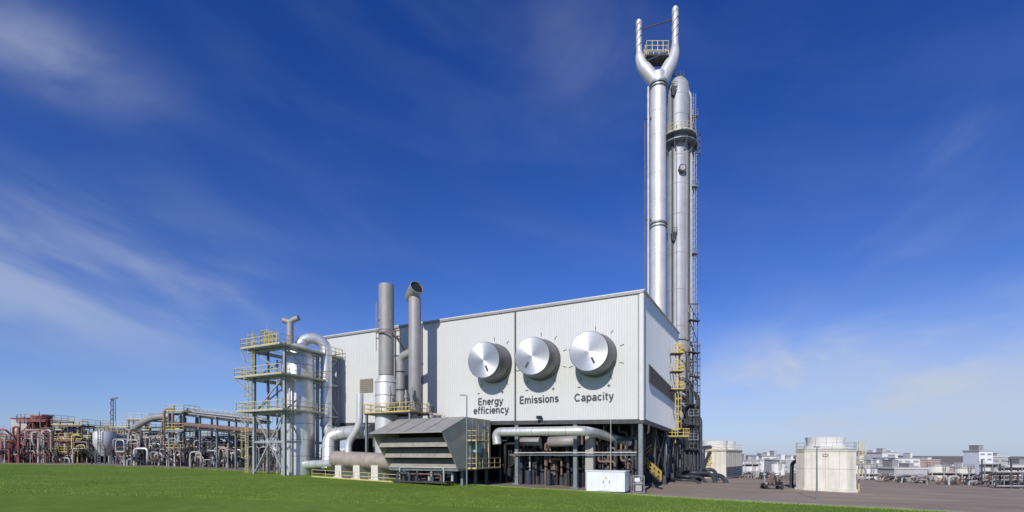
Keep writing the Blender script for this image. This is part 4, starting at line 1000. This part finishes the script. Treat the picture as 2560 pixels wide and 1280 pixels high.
def cooling2():
    d=92.; g=G(1800,d); s=d/FL; f=thing('cooling_tower','weathered two cell cooling tower with twin fan cowls','cooling tower',g)
    X_=lambda px:(px-1280)*s; zt=CH+(HZ-1128)*s
    dr=Vector((.62,.78,0)); nr=Vector((-.78,.62,0)); L_=13.; Wd=6.
    def bx(m,l0,l1,w0,w1,z0,z1):
        P=[]
        for z in (z0,z1):
            for l,w_ in ((l0,w0),(l1,w0),(l1,w1),(l0,w1)): P.append(Vector((X_(1815),d,z))+dr*l+nr*w_)
        m.hexa(P)
    m=M(); bx(m,0,L_,0,Wd,g.z,zt); m.done('casing',CONC,f)
    m=M(); bx(m,-.15,L_+.15,-.15,Wd+.15,zt,zt+.2); m.done('deck',CONCD,f)
    for l in (3,9.5):
        c=Vector((X_(1815),d,0))+dr*l+nr*3; m=M(); fan(m,c.x,c.y,zt+.2,2.5,1.9); m.done('fan_cowl',FARW,f)
    m=M(); P=[Vector((X_(1815),d,zt+.2))+dr*l+nr*w_ for l,w_ in ((0,Wd),(0,0),(L_,0))]; m.rail(P,1.1,1.5,.06); m.done('railing',YELW,f)
    m=M(); 
    for k in range(8): bx(m,k*L_/8,k*L_/8+.12,-.08,-.004,g.z+2.,zt-.1)
    m.done('panel_ribs',CONCD,f)
    m=M()
    for k in range(6): bx(m,.3,L_-.3,-.2,-.02,g.z+.4+k*.35,g.z+.5+k*.35)
    m.done('inlet_louvres',STEELD,f)
    m=M(); a=Vector((X_(1815),d,g.z))+nr*3; m.ladder(a-dr*.2,a-dr*.2+Vector((0,0,zt-g.z)),(-.62,-.78,0),.5,True,.4,.06); m.done('ladder',YEL,f)
cooling1(); cooling2()
single_pipe('cooling_water_pipe','thick dark cooling water pipe bending down beside a tower',[W(1757,1175,88),W(1757,1120,88),W(1775,1118,92)],.4,NAVY,1,0,12,'cooling water pipes')
def trolley():
    g=G(1930,62.); f=thing('pipe_trolley','flat steel trolley loaded with dark pump parts','trolley',g)
    m=M(); m.box(g+Vector((0,0,.5)),2.6,1.2,.12); m.done('bed',STEELD,f)
    for a in (-1,1):
        for b in (-.5,.5):
            m=M(); m.tube([g+Vector((a,b-.07,.25)),g+Vector((a,b+.07,.25))],.25,14); m.done('wheel',BLACK,f)
    for i in range(5):
        m=M(); p=g+Vector((-1+i*.5,0,.62)); m.tube([p+Vector((0,-.5,.2)),p+Vector((0,.5,.2))],.18,12); m.vcyl(p.x,p.y,p.z+.3,p.z+.3+random.uniform(.2,.7),.12,seg=8); m.done('pump_part',random.choice((BLACK,GALV,BRN)),f)
trolley()
# ---------------------------------------------------------------- works buildings
def farb(label,px0,px1,d,py0,mt,rows=2,dep=12,saw=0):
    s=d/FL; x0,x1=(px0-1280)*s,(px1-1280)*s; w_=x1-x0; cx=(x0+x1)/2; zg=gz(cx)-.3; zt=CH+(HZ-py0)*s; f=thing('factory_building',label,'industrial building',Vector((cx,d+dep/2,zg)))
    m=M(); m.box((cx,d+dep/2,zg),w_,dep,zt-zg); m.done('wall',mt,f)
    m=M(); m.box((cx,d+dep/2,zt),w_+.5,dep+.5,.25); m.done('roof',FARW if mt==FARG else FARG,f)
    nb=max(2,int(w_/2.6)); H=zt-zg
    for r in range(rows):
        z=zg+H*(r+.38)/(rows+.1); h=H/(rows+.1)*.3
        for i in range(nb):
            m=M(); m.box((x0+w_*(i+.5)/nb,d-.05,z),w_/nb*.6,.1,h); m.done('window',GLASS,f)
    for i in range(saw):
        x=x0+w_*(i+.5)/saw+random.uniform(-1,1)*w_/saw*.2; m=M(); ww=w_/saw*random.uniform(.2,.5); h=random.uniform(.5,1.8); m.box((x,d+3,zt+.25),ww,3,h); m.box((x,d+3,zt+.25+h),ww+.2,3.2,.12); m.done('roof_unit',random.choice((FARW,GALV,FARG)),f)
    return f
farb('low white factory block with window strip',1858,1908,150,1152,FARW,2,10,saw=3)
farb('white office block with rooftop units',1905,1952,178,1141,FARW,4,10,saw=3)
farb('pale grey plant block with roof pipes',1950,1996,160,1150,FARG,3,10,saw=2)
farb('long pale warehouse with flat roof',2140,2236,140,1162,FARW,0,10,saw=5)
farb('taller white block behind a warehouse',2150,2205,190,1138,WHITE,4,10,saw=2)
farb('cream stepped plant block',2205,2245,175,1132,FARW,2,8,saw=2)
farb('pale factory block with grey roof',2238,2300,160,1146,FARW,3,10,saw=3)
farb('grey slatted storage shed',2236,2318,112,1172,FARG,1,7,saw=2)
farb('brick and white works building',2300,2350,180,1150,FARB,3,10,saw=2)
farb('low brick works shed',2345,2385,150,1172,FARB,0,8,saw=1)
farb('low pale shed beside a tall block',2385,2452,165,1168,FARW,1,8,saw=3)
farb('tall white block with roof plant',2448,2482,140,1128,WHITE,5,5,saw=1)
farb('tall grey block with roof plant',2480,2520,145,1142,FARG,3,5,saw=2)
farb('pale works building at the yard edge',2520,2700,150,1162,FARW,2,10,saw=5)
farb('low pale wall building beyond pipes',1990,2142,210,1158,FARW,2,14)
farb('pale works hall beyond the scrubber tower',700,1000,300,1120,FARW,2,20)
farb('long pale sheds beyond the red structures',-250,250,260,1122,FARG,1,20)
farb('white works sheds beyond the pipe rack',250,720,280,1118,FARW,1,20)
for lb,px,d,wpx,py in (('round cream storage tank in a works yard',2345,118,50,1166),('round pale storage tank with flat roof',2410,112,44,1172),('round white storage tank beside sheds',1880,122,40,1160),('small round pale tank with rail',2172,112,40,1172),('wide cream storage tank with rim railing',2215,120,44,1168),('round cream tank beside a pipe rack',1945,130,36,1160),('round weathered tank at the yard edge',2470,108,36,1170)):
    g=G(px,d); r=wpx/2/FL*d*.85; zt=CH+(HZ-py)/FL*d; f=thing('storage_tank',lb,'tank',g); m=M(); m.tube([g-Vector((0,0,.5)),(g.x,g.y,zt),(g.x,g.y,zt+.45)],[r,r,.3],32); m.done('shell',CONC if px>2300 else FARW,f)
    m=M(); K=16; m.rail([(g.x+r*math.cos(i*6.2832/K),g.y+r*math.sin(i*6.2832/K),zt) for i in range(K)],1.,3,.05,True); m.done('railing',GALV,f)
    m=M(); m.ladder((g.x-.5,g.y-r-.15,g.z),(g.x-.5,g.y-r-.15,zt+.8),(0,-1,0),.5,True,.5,.05); m.done('ladder',GALV,f)
for i,(px0,px1,d,lv,mt) in enumerate(((2462,2500,100,(1178,1160),STEEL),(2510,2600,92,(1200,1168),STEEL),(2145,2200,108,(1185,),FARG),(2330,2390,104,(1182,),FARG),(1862,1900,115,(1180,1160),FARG),(2405,2440,104,(1185,),FARG),(2490,2560,84,(1215,1180),STEELD))):
    a=G(px0,d);b=G(px1,d); f=thing('pipe_rack','low grey pipe rack in a works yard','pipe rack',a,'works yard pipe racks'); zs=[CH+(HZ-p)/FL*d for p in lv]; n=max(2,int((b.x-a.x)/2.5))
    for j in range(n+1):
        x=a.x+(b.x-a.x)*j/n; m=M(); m.beam((x,d,gz(x)),(x,d,max(zs)),.16); m.done('post',mt,f)
    for z in zs:
        for k in range(3):
            m=M(); m.tube([(a.x,d+k*.5,z-.2*k),(b.x,d+k*.5,z-.2*k)],.12+.05*k,8); m.done('pipe',(PALE,GALV,BRN)[k],f)
for i in range(20):
    px=random.choice([random.uniform(2200,2560),random.uniform(2440,2560),random.uniform(1865,1980)]); d=random.uniform(90,112); manifold(px,d,random.uniform(10,26),random.uniform(20,50),6,[PALE,GALV,BRN,CONCD,FARG,STEELD],'low run of yard pipes and valves')
for px,d,h in ((2500,86,60),(2528,84,75),(2545,90,48),(2455,100,62)):
    g=G(px,d); m=M(); hh=h/FL*d; m.beam(g,g+Vector((0,0,hh)),.22); m.beam(g+Vector((-.8,0,hh*.9)),g+Vector((.8,0,hh*.9)),.14); m.done('yard_post',STEELD,label='dark steel post with short crossarm in yard',cat='post',group='steel yard posts')
for i in range(7):
    px=random.choice([random.uniform(2200,2560),random.uniform(2360,2560),random.uniform(1865,1980)]); d=random.uniform(92,115); g=G(px,d); 
    f=thing('crate_stack','stack of weathered site crates in a yard','crate stack',g,'crates stacked in a works yard')
    for j in range(random.randint(2,3)):
        h=random.uniform(.7,1.1); m=M(); q=g+Vector((j*1.5-2,random.uniform(-.5,.5),0)); 
        m.box(q+Vector((0,0,.12)),1.3,1.1,h,random.uniform(-.2,.2)); m.box(q,1.2,1.,.118)
        m.done('crate',random.choice((CONCD,FARG,BRN,PALE)),f)
print('objects',len(bpy.data.objects))
